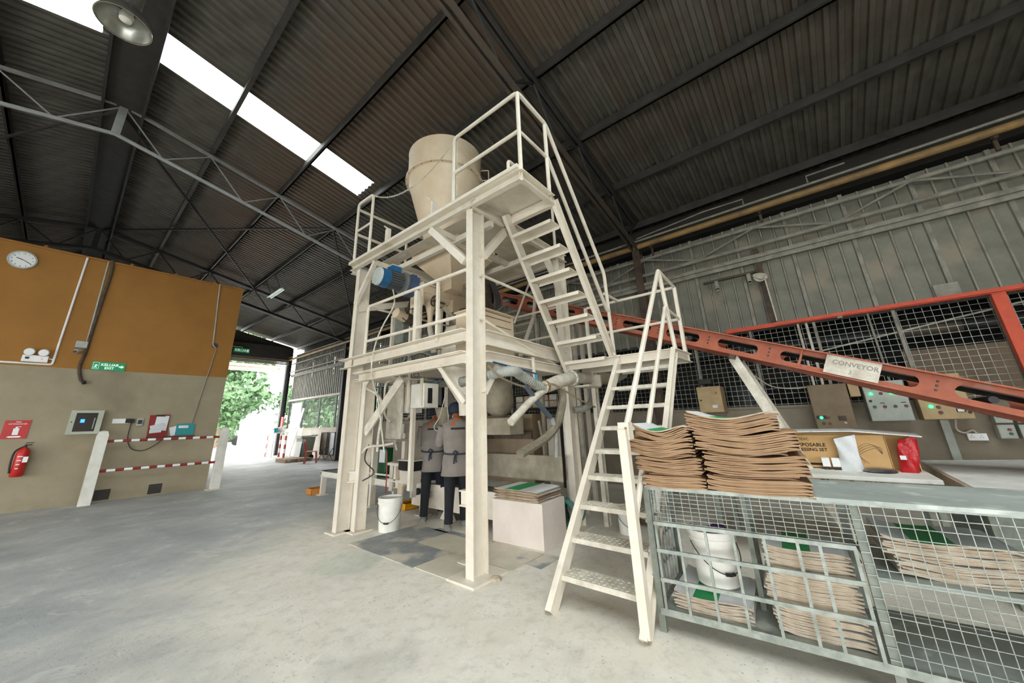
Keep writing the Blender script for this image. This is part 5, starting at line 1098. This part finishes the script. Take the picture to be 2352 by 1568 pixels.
# floor plates at the foot of the tower
fp = thing('floor_plates', 'worn steel and wooden plates let into the floor under the tower', 'floor plate', (2.95, 3.5, 0))
for x0, x1, y0, y1, m in ((2.5, 3.0, 4.05, 4.6, TILED), (3.01, 3.5, 3.95, 4.6, TILED), (2.5, 3.0, 3.35, 4.04, TILED), (3.01, 3.45, 3.2, 3.94, TILEL), (2.52, 3.0, 2.87, 3.34, TILEL), (3.01, 3.55, 2.5, 3.19, TILEL), (3.46, 3.56, 3.2, 4.2, TILED), (3.2, 3.56, 2.3, 2.49, TILED)):
    part('plate', bx(x0, x1, y0, y1, .0005, .007), m, fp)

# ================================================================== THINGS ON THE CLOCK WALL
Yw = 11.8
def disc(c, r, d, n=32): return MB().lathe(c, [(r, 0), (r, d)], (0, -1, 0), n)
ck = thing('wall_clock', 'round white wall clock high on the ochre wall', 'clock', (-1.19, Yw, 4.81))
part('case', MB().lathe((-1.19, Yw, 4.81), [(.19, 0), (.19, .04), (.165, .045), (.165, .03)], (0, -1, 0), 40), FAN, ck, smooth=True); part('dial', disc((-1.19, Yw-.02, 4.81), .168, .012, 40), WHITE, ck)
mb = MB()
for k in range(12):
    a = PI/2-2*PI*(k+1)/12; s_ = str(k+1); text(mb, s_, .045, (-1.19+.135*math.cos(a), Yw-.034, 4.81+.135*math.sin(a)-.016), (1, 0, 0), (0, 0, 1), .0005, 'CENTER')
part('numerals', mb, INK, ck)
part('hour_hand', MB().beam((-1.19, Yw-.038, 4.81), (-1.27, Yw-.038, 4.835), .012, .003, (0, 1, 0)), INK, ck); part('minute_hand', MB().beam((-1.19, Yw-.041, 4.81), (-1.08, Yw-.041, 4.75), .008, .003, (0, 1, 0)), INK, ck)
el = thing('emergency_light', 'white twin-head emergency light at the foot of the ochre wall', 'light', (-.61, Yw, 2.84))
part('body', MB().box(-.77, -.44, Yw-.07, Yw, 2.77, 2.9), WHITE, el, bevel=.008); part('test_panel', bx(-.73, -.68, Yw-.075, Yw-.07, 2.82, 2.86), DARKS, el); part('indicator', disc((-.52, Yw-.07, 2.83), .012, .01, 10), LEDR, el)
for x in (-.7, -.52): lh = part('lamp_head', MB().lathe((x, Yw-.03, 2.97), [(.03, 0), (.07, .04), (.075, .07)], (0, -1, -.2), 20), FAN, el, smooth=True); part('lens', MB().lathe((x, Yw-.1, 2.955), [(.068, 0), (.06, .012)], (0, -1, -.2), 20), WHITE, lh)
def wp(nm, P, r, m, lab, cat='conduit'): return solo(nm, MB().tube(bent(P, .04), r, 8), m, lab, cat, tuple(P[0]), smooth=True)
wp('conduit', [(-.37, Yw-.02, 5.14), (-.37, Yw-.02, 2.74), (-3.2, Yw-.02, 2.73)], .018, WHITE, 'white conduit dropping down beside the emergency light')
wp('conduit', [(-.37, Yw-.02, 2.84), (-.46, Yw-.02, 2.86)], .01, WHITE, 'tiny white conduit stub into the emergency light')
wp('conduit', [(-.05, Yw-.02, 5.14), (-.0, Yw-.02, 3.2)], .014, FAN, 'thin grey conduit beside the black cable on ochre wall')
hose('cable_bundle', [(0, Yw-.035, 5.2), (.04, Yw-.035, 4.9), (.03, Yw-.035, 4.2), (.02, Yw-.035, 3.5), (.02, Yw-.035, 3.05), (.0, Yw-.035, 2.75), (.06, Yw-.04, 2.5), (.1, Yw-.05, 2.43)], .028, BROWND, 'thick dark cable bundle sagging down the ochre wall', 'cable')
solo('junction_box', MB().box(-.15, .02, Yw-.07, Yw, 3.13, 3.27), FAN, 'small grey junction box on the ochre wall beside the cable', 'box', (-.06, Yw, 3.2), bevel=.006)
cm = thing('camera_unit', 'small white wall camera under the grey junction box', 'camera', (-.08, Yw, 3.05)); part('housing', MB().lathe((-.06, Yw-.0, 3.06), [(.04, 0), (.045, .1), (.04, .14)], (-.5, -1, -.2), 16), FAN, cm, smooth=True); part('lens', MB().lathe((-.125, Yw-.13, 3.03), [(.03, 0), (.03, .012)], (-.5, -1, -.2), 14), BLACK, cm)
solo('cable_plug', MB().lathe((.1, Yw-.06, 2.4), [(.03, 0), (.045, .02), (.03, .06)], (1, -.2, .3), 12), BLACK, 'black plug at the lower end of the thick cable', 'plug', (.1, Yw-.06, 2.4), smooth=True)
ex = thing('exit_sign', 'green KELUAR EXIT sign on the clock wall', 'sign', (.41, Yw, 2.78)); part('board', bx(.16, .67, Yw-.02, Yw, 2.69, 2.87), GREENS, ex)
mb = MB(); text(mb, 'KELUAR', .075, (.43, Yw-.021, 2.785), (1, 0, 0), (0, 0, 1), .001, 'CENTER', .002); text(mb, 'EXIT', .07, (.43, Yw-.021, 2.715), (1, 0, 0), (0, 0, 1), .001, 'CENTER', .002)
mb.box(.18, .27, Yw-.022, Yw-.02, 2.71, 2.715).box(.18, .27, Yw-.022, Yw-.02, 2.85, 2.855).box(.265, .27, Yw-.022, Yw-.02, 2.71, 2.855).box(.18, .185, Yw-.022, Yw-.02, 2.71, 2.855).beam((.2, Yw-.021, 2.73), (.235, Yw-.021, 2.81), .014, .002, (0, 1, 0)).beam((.24, Yw-.021, 2.73), (.22, Yw-.021, 2.78), .012, .002, (0, 1, 0)).beam((.205, Yw-.021, 2.8), (.25, Yw-.021, 2.785), .01, .002, (0, 1, 0))
mb.beam((.575, Yw-.021, 2.78), (.62, Yw-.021, 2.78), .03, .002, (0, 1, 0)); mb.prism([(.61, Yw-.022, 2.745), (.655, Yw-.022, 2.78), (.61, Yw-.022, 2.815)], (0, .002, 0)); part('lettering', mb, WHITES, ex)
wp('conduit', [(2.03, Yw-.02, 5.2), (2.15, Yw-.02, 3.5), (2.22, Yw-.02, 3.44)], .014, FAN, 'thin white conduit near the right end of the ochre wall')
solo('conduit_hole', MB().lathe((2.2, Yw, 3.5), [(.07, 0), (.07, .004)], (0, -1, 0), 14), BROWND, 'dark stained knock-out hole beside the right conduit', 'hole', (2.2, Yw, 3.5))
hose('thin_cable', [(2.24, Yw-.015, 3.42), (2.15, Yw-.015, 2.5), (2.06, Yw-.015, 1.55)], .01, PIPEG, 'thin grey cable slanting down to the teal card', 'cable')
cb = thing('wall_cabinet', 'pale grey wall cabinet with glazed door and blue screen', 'cabinet', (.3, Yw, 1.6))
part('body', MB().box(.1, .52, Yw-.15, Yw, 1.38, 1.82), PALEG, cb, bevel=.006); part('door_frame', MB().box(.08, .54, Yw-.18, Yw-.15, 1.36, 1.41).box(.08, .54, Yw-.18, Yw-.15, 1.78, 1.83).box(.08, .16, Yw-.18, Yw-.15, 1.41, 1.78).box(.46, .54, Yw-.18, Yw-.15, 1.41, 1.78), PALEG, cb)
part('door_glass', bx(.16, .46, Yw-.165, Yw-.155, 1.41, 1.78), mat('dark_glass', '#3a3430', None, rough=.15), cb); part('screen', bx(.235, .295, Yw-.17, Yw-.166, 1.585, 1.655), LCD, cb); part('screen_text', bx(.25, .28, Yw-.172, Yw-.17, 1.615, 1.625), WHITES, cb)
part('handle', bx(.42, .435, Yw-.19, Yw-.165, 1.46, 1.68), GALV, cb); part('lock', disc((.12, Yw-.18, 1.6), .012, .008, 10), BLACK, cb)
fs = thing('fire_sign', 'red FIRE EXTINGUISHER sign with white symbol on beige wall', 'sign', (-.54, Yw, 1.48)); part('board', bx(-.7, -.39, Yw-.01, Yw, 1.31, 1.65), RED, fs)
mb = MB(); text(mb, 'FIRE', .035, (-.54, Yw-.011, 1.605), (1, 0, 0), (0, 0, 1), .001, 'CENTER'); text(mb, 'EXTINGUISHER', .032, (-.54, Yw-.011, 1.57), (1, 0, 0), (0, 0, 1), .001, 'CENTER')
mb.lathe((-.54, Yw-.012, 1.44), [(.0, 0), (.001, .001)], (0, -1, 0), 3); mb.box(-.575, -.505, Yw-.013, Yw-.01, 1.38, 1.5).box(-.555, -.525, Yw-.013, Yw-.01, 1.5, 1.53).box(-.53, -.49, Yw-.013, Yw-.01, 1.525, 1.535)
mb.prism([(-.63, Yw-.013, 1.345), (-.6, Yw-.013, 1.36), (-.48, Yw-.013, 1.36), (-.45, Yw-.013, 1.345), (-.48, Yw-.013, 1.332), (-.6, Yw-.013, 1.332)], (0, .003, 0)); part('symbol', mb, WHITE, fs)
fe = thing('fire_extinguisher', 'red fire extinguisher hung below its sign on the beige wall', 'extinguisher', (-.36, Yw-.1, .63))
part('cylinder', MB().lathe((-.36, Yw-.11, .63), [(.07, 0), (.085, .02), (.085, .42), (.06, .49), (.025, .52)], n=24), RED, fe, smooth=True)
part('valve', MB().lathe((-.36, Yw-.11, 1.14), [(.02, 0), (.02, .05)], n=10).box(-.37, -.28, Yw-.12, Yw-.1, 1.18, 1.2).box(-.37, -.27, Yw-.12, Yw-.1, 1.22, 1.235), DARKS, fe)
part('hose', MB().tube(spline([(-.38, Yw-.11, 1.16), (-.46, Yw-.13, 1.08), (-.47, Yw-.15, .9), (-.45, Yw-.15, .7)]), .014, 8), BLACK, fe, smooth=True)
part('label', bx(-.34, -.28, Yw-.2, Yw-.196, .88, .98), WHITE, fe)
mb = MB()
for j in range(4): mb.box(-.41+.004*j, -.35-.004*j, Yw-.2, Yw-.196, .98-.07*j, .995-.07*j)
part('printing', mb, WHITE, fe, kind='stuff')
so = thing('power_sockets', 'white double socket with black adapter right of the cabinet', 'socket', (.85, Yw, 1.6)); part('plate', MB().box(.7, .95, Yw-.02, Yw, 1.56, 1.66), WHITE, so, bevel=.004); part('adapter', bx(.9, .98, Yw-.07, Yw-.02, 1.57, 1.66), BLACK, so); part('adapter', bx(.99, 1.04, Yw-.06, Yw-.0, 1.56, 1.65), BLACK, so)
ph = thing('wall_phone', 'small grey handset in a cradle right of the socket', 'handset', (1.13, Yw, 1.58)); part('cradle', MB().box(1.08, 1.19, Yw-.04, Yw, 1.5, 1.66), FAN, ph, bevel=.01); part('screen', bx(1.1, 1.17, Yw-.045, Yw-.04, 1.54, 1.63), DARKS, ph)
cl = thing('clipboard', 'maroon clipboard with crumpled papers on the beige wall', 'clipboard', (1.46, Yw, 1.5)); part('board', MB().obox((1.46, Yw-.03, 1.48), (1, 0, .05), (0, 1, 0), (-.05, 0, 1), .34, .01, .52), REDM, cl)
part('paper', MB().obox((1.5, Yw-.045, 1.55), (1, 0, -.03), (0, 1, 0), (.03, 0, 1), .22, .006, .33), PAPERW, cl); part('paper', MB().obox((1.44, Yw-.07, 1.46), (1, .1, .3), (0, 1, .3), (-.3, -.2, 1), .24, .01, .14), PAPERW, cl); part('paper', MB().obox((1.42, Yw-.08, 1.38), (1, 0, .1), (0, 1, .4), (-.1, -.3, 1), .2, .01, .08), PAPERW, cl); part('clip', bx(1.38, 1.54, Yw-.06, Yw-.04, 1.7, 1.74), DARKS, cl)
solo('document_holder', MB().obox((1.95, Yw-.03, 1.4), (1, 0, .01), (0, 1, 0), (-.01, 0, 1), .34, .02, .26), TEAL, 'teal document holder on the wall above the barrier', 'holder', (1.95, Yw, 1.3))
solo('teal_label', MB().box(1.82, 2.0, Yw-.046, Yw-.041, 1.43, 1.49), PAPERW, 'pale label on the teal document holder', 'label', (1.9, Yw, 1.43))
solo('leaning_paper', MB().obox((1.75, Yw-.03, 1.37), (1, 0, .3), (0, 1, 0), (-.3, 0, 1), .14, .006, .2), PAPERW, 'white paper leaning at the left of the teal holder', 'paper', (1.75, Yw, 1.3))
solo('wall_ledge', MB().box(1.3, 2.15, Yw-.12, Yw, 1.235, 1.255), BROWND, 'thin ledge on the beige wall carrying the clipboard and holder', 'shelf', (1.7, Yw, 1.24))
hose('charger_cable', [(1.0, Yw-.05, 1.56), (1.0, Yw-.06, 1.25), (1.1, Yw-.07, 1.02), (1.3, Yw-.07, .97), (1.5, Yw-.07, 1.1), (1.6, Yw-.07, 1.24)], .009, CABLE, 'thin dark cable drooping from the adapter to the ledge', 'cable')
for k, (x0, x1) in enumerate(((.72, .95), (1.54, 1.76))):
    v = thing('floor_vent', ['left-hand dark square vent at the foot of the wall', 'right-hand dark square vent at the foot of the wall'][k], 'vent', (x0, Yw, .03)); part('frame', bx(x0, x1, Yw-.012, Yw, .03, .23), DARKS, v)
    for j in range(4): part('slat', bx(x0+.02, x1-.02, Yw-.02, Yw-.012, .06+.04*j, .075+.04*j), BROWND, v)
# red and white barrier
ba = thing('barrier', 'red and white striped crash barrier between two white posts', 'barrier', (1.6, 11.45, 0))
def bpost(x, y, w_, hgt):
    return MB().loft([[Vector((x+dx*w_*k, y+dy*w_*k, z)) for dx, dy in ((-.5, -.5), (.5, -.5), (.5, .5), (-.5, .5))] for k, z in ((1, 0), (1, hgt-.1), (.75, hgt-.02), (.1, hgt))])
part('post', bpost(.6, 11.5, .17, 1.42), WHITEP, ba); part('post', bpost(2.66, 11.4, .17, 1.43), WHITEP, ba); part('foot', bx(2.5, 2.82, 11.25, 11.55, 0, .02), DUSTW, ba)
for z in (1.2, .62):
    n = 15
    for k in range(n):
        a = .66+(2.58-.66)*k/n; b_ = .66+(2.58-.66)*(k+1)/n; y = lambda x: 11.5-.05*(x-.6)
        part('rail_band', MB().tube([(a, y(a), z), (b_, y(b_), z)], .028, 10), REDM if k % 2 == 0 else WHITE, ba, smooth=True)

# ================================================================== FAR END: CHAIR, BIN, BOARDS
ch = thing('plastic_chair', 'red plastic chair standing beside the grey wheelie bin', 'chair', (6.72, 15.9, 0)); ch.scale = (1.05, 1.05, 1.0); ch.rotation_euler = (0, 0, math.radians(-115)); OFF[ch.name] = Vector()
part('seat', MB().box(-.2, .2, -.2, .2, .42, .445), REDCH, ch, bevel=.01)
for x in (-.18, .18):
    for y in (-.18, .18): part('leg', MB().beam((x*1.1, y*1.12, 0), (x*.92, y*.9, .42), .065, .06, (0, 1, 0)), REDCH, ch)
part('back_frame', MB().tube(bent([(-.18, -.19, .43), (-.2, -.27, .8), (-.1, -.29, .87), (.1, -.29, .87), (.2, -.27, .8), (.18, -.19, .43)], .06), .026, 8), REDCH, ch, smooth=True)
for x in (-.06, .06): part('back_slat', MB().beam((x, -.2, .43), (x, -.285, .87), .06, .02, (0, 1, 0)), REDCH, ch)
bn = thing('wheelie_bin', 'grey wheelie bin with closed lid near the doorway', 'bin', (7.3, 18.0, 0))
part('body', MB().loft([[Vector((7.3+x*.28*k, 18.0+y*.33*k, z)) for x, y in ((-1, -1), (1, -1), (1, 1), (-1, 1))] for k, z in ((.78, .05), (1, .95))]), BIND, bn)
part('front_face', MB().obox((7.02, 18.0, .5), (1, 0, -.07), (0, 1, 0), (.07, 0, 1), .01, .56, .86), BINL, bn)
part('lid', MB().box(6.98, 7.64, 17.64, 18.36, .97, 1.02).box(6.95, 7.0, 17.64, 18.36, .9, .97), BINL, bn, bevel=.01); part('lid_handle', MB().tube([(7.66, 17.7, 1.02), (7.66, 18.3, 1.02)], .02, 8), DARKS, bn)
for y in (17.75, 18.25): part('wheel', MB().lathe((7.5, y, .1), [(.1, -.03), (.1, .03)], (0, 1, 0), 18), BLACK, bn)
pl = thing('pallet', 'low wooden pallet on the floor in front of the bin', 'pallet', (6.6, 17.3, 0))
for k in range(5): part('deck_board', bx(6.15, 7.2, 16.9+.22*k, 17.08+.22*k, .11, .13), WOOD, pl)
for x in (6.15, 6.62, 7.1): part('bearer', bx(x, x+.09, 16.9, 17.96, 0, .11), WOOD, pl)
for k, (y0, y1) in enumerate(((15.9, 16.5), (16.6, 17.2))):
    q = thing('folded_table', ['nearer dark framed folding panel leaning on the cream wall', 'farther dark framed folding panel leaning on the cream wall'][k], 'panel', (7.6, (y0+y1)/2, 0))
    part('frame', MB().box(7.6, 7.64, y0, y0+.03, .2, 1.14).box(7.6, 7.64, y1-.03, y1, .2, 1.14).box(7.6, 7.64, y0, y1, 1.11, 1.14).box(7.6, 7.64, y0, y1, .2, .23), DARKS, q)
    part('panel', bx(7.65, 7.66, y0+.02, y1-.02, .22, 1.12), BOXD if k else FAN, q)
    part('cross_leg', MB().beam((7.6, y0, 0), (7.6, y1, .5), .02, .02, (1, 0, 0)).beam((7.58, y1, 0), (7.58, y0, .5), .02, .02, (1, 0, 0)), DARKS, q)
solo('white_board', MB().box(7.8, 7.84, 20.3, 21.5, 1.36, 2.62), WHITE, 'white board standing on the sill beside the doorway', 'board', (7.82, 21, 1.36))
solo('leaning_plank', MB().beam((7.55, 20.4, 0), (7.78, 19.9, 2.3), .14, .03, (1, 0, 0)), WHITE, 'tall white plank leaning against the barred window', 'plank', (7.6, 20.3, 0))
for k, x in enumerate((7.0, 7.3, 7.2)):
    q = thing('striped_post', ['nearest red and white striped post at the doorway', 'middle red and white striped post at the doorway', 'red and white striped post nearest the bin'][k], 'post', (x, 21.9-k*.9, 0))
    for j in range(6): part('band', bx(x-.04, x+.04, 21.86-k*.9, 21.94-k*.9, .2*j, .2*j+.2), WHITE if j % 2 else REDCH, q)
t_ = thing('side_table', 'small pale table by the doorway with bag and cup', 'table', (7.2, 21.3, 0)); part('top', bx(6.9, 7.6, 20.9, 21.7, 1.12, 1.16), WHITE, t_)
for x in (6.95, 7.55):
    for y in (20.95, 21.65): part('leg', bx(x-.02, x+.02, y-.02, y+.02, 0, 1.12), WHITE, t_)
solo('teal_cup', MB().lathe((7.05, 21.1, 1.16), [(.08, 0), (.1, .22)], n=16), TEAL, 'teal pot standing on the pale table by the doorway', 'pot', (7.05, 21.1, 1.16), smooth=True)
solo('plastic_bag', MB().lathe((7.3, 21.2, 1.16), [(.16, 0), (.2, .1), (.12, .24), (.02, .28)], n=16), BAGW, 'white plastic bag lying on the pale table', 'bag', (7.3, 21.2, 1.16), smooth=True)
solo('red_cloth', MB().box(7.6, 7.66, 22.0, 22.3, 1.4, 1.95), REDCH, 'red cloth hanging beside the doorway column', 'cloth', (7.72, 21.9, 1.4))

# ================================================================== OUTSIDE
q = thing('door_awning', 'cream slatted awning outside over the doorway', 'awning', (4.8, 23.6, 4.6))
for k in range(14): part('awning_slat', bx(1.8+.42*k, 2.18+.42*k, 22.7, 24.6, 4.72, 4.76), AWN, q)
part('frame', MB().box(1.8, 7.7, 24.6, 24.66, 4.6, 4.78).box(1.8, 7.7, 23.6, 23.64, 4.64, 4.72).box(1.9, 1.95, 22.46, 24.6, 4.64, 4.72).box(7.6, 7.65, 22.46, 24.6, 4.64, 4.72), AWN, q)
solo('yard_wall', MB().box(8.9, 16, 34, 34.3, 0, 2.1).box(9.2, 16, 34.0, 34.3, 2.1, 2.4), HOARD, 'pale wall across the bright yard beyond the doorway', 'wall', (12, 34, 0))
solo('yard_kerb', MB().box(-6, 9, 40, 40.4, 0, .3), REDCH, 'low reddish kerb far out in the yard', 'kerb', (0, 40, 0))
cr = thing('car', 'dark car parked far across the yard', 'car', (9.2, 42, 0)); part('body', MB().box(7.6, 11.4, 41.2, 42.8, .3, .85), DARKS, cr, bevel=.1); part('cabin', MB().loft([[Vector((9.4+x*1.1*k, 42+y*.7*k, z)) for x, y in ((-1, -1), (1, -1), (1, 1), (-1, 1))] for k, z in ((1, .85), (.75, 1.35))]), BLACK, cr)
for x in (8.3, 10.6): part('wheel', MB().lathe((x, 41.2, .32), [(.32, -.08), (.32, .1)], (0, 1, 0), 20), BLACK, cr)
def tree(loc, h, r, lab, seed, n=900, leaf=.28):
    rnd = random.Random(seed); x, y, z = loc; t = thing('tree', lab, 'tree', loc, None)
    part('trunk', MB().tube(spline([(x, y, 0), (x+.1, y, h*.3), (x-.1, y+.1, h*.6), (x, y, h*.85)]), .16, 8, True), BARK, t)
    mb = MB(); lobes = [(rnd.uniform(-.6, .6)*r, rnd.uniform(-.6, .6)*r, h*rnd.uniform(.3, .92), r*rnd.uniform(.35, .6)) for _ in range(11)]
    for i in range(n):
        lx, ly, lz, lr = lobes[i % 11]; d = Vector((rnd.gauss(0, 1), rnd.gauss(0, 1), rnd.gauss(0, .9))).normalized()*lr*rnd.uniform(.6, 1.05); c = Vector((x+lx, y+ly, lz))+d
        a = Vector((rnd.gauss(0, 1), rnd.gauss(0, 1), rnd.gauss(0, 1))).normalized(); b_ = a.cross(d).normalized(); s_ = leaf*rnd.uniform(.6, 1.3)
        mb.add([c-a*s_, c+b_*s_*.5, c+a*s_, c-b_*s_*.5], [(0, 1, 2, 3)])
    part('foliage', mb, LEAF, t, kind='stuff')
tree((9.2, 46, 0), 12.5, 5.2, 'tall tree behind the yard, its crown filling the doorway top', 3, 3600, .42)
tree((8.2, 37.5, 0), 4.6, 1.9, 'rounded light green tree in front at the left of yard', 5, 1500, .22)
tree((13.5, 60, 0), 6.5, 2.6, 'small distant tree above the pale yard wall', 8, 700, .4)
for k, (x, y) in enumerate(((13, 24.5), (13.4, 28), (13, 31.5), (13.8, 35.2), (14.5, 39.5))):
    tree((x, y, 0), 5.2, 2.2, ['first bushy tree outside the barred window from the tower', 'second bushy tree outside the barred window from the tower', 'third bushy tree outside the barred window from the tower', 'fourth bushy tree outside the barred window from the tower', 'fifth bushy tree beyond the end of the barred window'][k], 20+k, 1300, .24)

# ================================================================== LAMPS
lp = thing('high_bay_lamp', 'large metal high bay lamp hung at the upper left', 'lamp', (-.5, 5.6, 6.3))
part('reflector', MB().lathe((-.5, 5.6, 6.22), [(.25, 0), (.262, .0), (.255, .03), (.2, .16), (.11, .26), (.1, .3), (.09, .3), (.1, .25), (.19, .15), (.25, .01)], (0, 0, 1), 40, False), REFL, lp, smooth=True)
part('gear_housing', MB().lathe((-.5, 5.6, 6.51), [(.1, 0), (.1, .28), (.06, .32)], n=20), REFL, lp, smooth=True); part('bulb', MB().lathe((-.5, 5.6, 6.27), [(.02, 0), (.06, .03), (.07, .1), (.035, .2)], n=18), GLASSB, lp, smooth=True)
part('hanging_rod', MB().tube([(-.5, 5.6, 6.8), (-.5, 5.6, 7.45)], .015, 8), GALV, lp)
tl = thing('strip_light', 'white twin tube strip light hung under the far roof', 'lamp', (4.3, 14.2, 6.2))
part('fitting', bx(4.02, 4.1, 13.5, 14.8, 6.07, 6.11), WHITE, tl)
for x in (4.0, 4.12): part('tube', MB().tube([(x, 13.52, 6.05), (x, 14.78, 6.05)], .018, 8), WHITES, tl, smooth=True)
for y in (13.7, 14.6): part('hanging_rod', MB().tube([(4.06, y, 6.1), (3.8, y, zr(3.8)-.1)], .012, 6), DARKS, tl)
tl = thing('strip_light', 'end of a greenish strip light at the top edge', 'lamp', (4.18, -.35, 6.1))
part('fitting', bx(4.0, 4.1, -1.55, -.28, 6.08, 6.12), WHITE, tl); part('tube', MB().tube([(4.02, -1.5, 6.06), (4.02, -.3, 6.06)], .018, 8), WHITES, tl); part('hanging_rod', MB().tube([(4.05, -.5, 6.12), (4.05, -.5, zr(4.05))], .01, 6), DARKS, tl)

# ------------------------------------------------------------------ more of the middle level and of the floor behind the ladder
part('rail_post', bx(3.3, 3.34, 4.7, 4.75, 2.0, 3.15), CREAM, T); part('rail_post', bx(3.28, 3.33, 5.2, 5.25, 2.3, 3.15), CREAM, T); part('hanger', bx(3.36, 3.4, 4.68, 4.72, 2.0, 3.1), GALV, T)
for k in range(7):
    hose('signal_cable', [(3.0+.05*k, 4.9-.08*k, 2.03), (3.05, 4.6-.05*k, 2.2+.03*k), (3.2+.03*k, 4.3, 2.35+.02*k), (3.4, 4.15-.03*k, 2.2+.05*k)], .005, [CABLE, DUSTW, BLUER, DUSTW, CABLE, DUSTW, CABLE][k],
         ['lowest black', 'lowest white', 'thin blue', 'second white', 'second black', 'third white', 'topmost black'][k]+' cable tangled on the middle platform', 'cable')
hose('twin_hose', [(3.3, 4.05, 2.95), (3.25, 4.0, 2.7), (3.32, 3.95, 2.5), (3.4, 3.9, 2.4)], .012, CABLE, 'black hose hanging in front of the weigh tank')
part('diagonal', MB().beam((3.3, 3.9, 3.0), (3.5, 3.75, 2.7), .02, .06), GREYB, T)
rl = thing('rear_ladder', 'small cream ladder with hand rail behind the tower stair', 'ladder', (4.6, 3.4, 2.3))
part('handrail', MB().tube([(4.8, 3.4, 3.66), (4.34, 3.4, 2.86)], .018, 8), CREAM, rl); part('stringer', MB().beam((4.96, 3.4, 3.41), (4.89, 3.4, 3.08), .03, .06, (0, 1, 0)).beam((4.89, 3.4, 3.08), (4.46, 3.4, 2.34), .03, .06, (0, 1, 0)), CREAM, rl)
part('stringer', MB().beam((4.89, 3.9, 3.08), (4.46, 3.9, 2.34), .03, .06, (0, 1, 0)), CREAM, rl)
for k in range(4): part('tread', bx(4.5+.1*k, 4.66+.1*k, 3.4, 3.9, 2.45+.17*k, 2.46+.17*k), CREAM, rl)
for k, x in enumerate((5.35, 5.62)): solo('stair_support', MB().box(x, x+.06, 2.9, 2.96, 0, 3.1), [DUSTW, CREAM][k], ['left-hand pale upright standing behind the landing', 'right-hand pale upright standing behind the landing'][k], 'post', (x, 2.9, 0))
bucket((4.75, 2.05, 0), .13, .3, 'small white bucket on the floor behind the ladder')
gh = MB()
for k in range(8): gh.tube([(4.4+.04*k, 2.75+.14*math.cos(a), .2+.14*math.sin(a)) for a in [2*PI*i/20 for i in range(21)]], .02, 6, False)
solo('hose_roll', gh, mat('teal_hose', '#3c6e66', '#55827a', 6, .5), 'roll of teal green hose on the floor behind the white stand', 'hose', (4.5, 2.75, 0), smooth=True)
rnd = random.Random(4)
for k in range(5): solo('timber_offcut', MB().obox((4.9+.12*k, 1.75+.1*k, .03+.035*(k % 3)), (math.cos(k*.7), math.sin(k*.7), 0), (-math.sin(k*.7), math.cos(k*.7), 0), (0, 0, 1), .5, .07, .03), [WOOD, GREYB, DUSTW, WOOD, GREYB][k], ['brown timber offcut nearest the ladder', 'grey timber offcut next to the brown one', 'pale timber offcut in the middle of the heap', 'second brown timber offcut in the heap', 'grey timber offcut farthest from the ladder'][k], 'timber', (4.9+.12*k, 1.75+.1*k, 0))
solo('floor_tape', MB().obox((1.42, 4.05, .001), (1, .9, 0), (-.9, 1, 0), (0, 0, 1), .5, .012, .001), PAPERW, 'thin strip of clear film lying on the open floor', 'strip', (1.42, 4.05, 0))
solo('floor_rubble', MB().lathe((2.78, 2.5, 0), [(.06, 0), (.05, .02), (.01, .03)], n=7), KRAFTP, 'small crumb of mortar at the foot of the front post', 'rubble', (2.78, 2.5, 0))
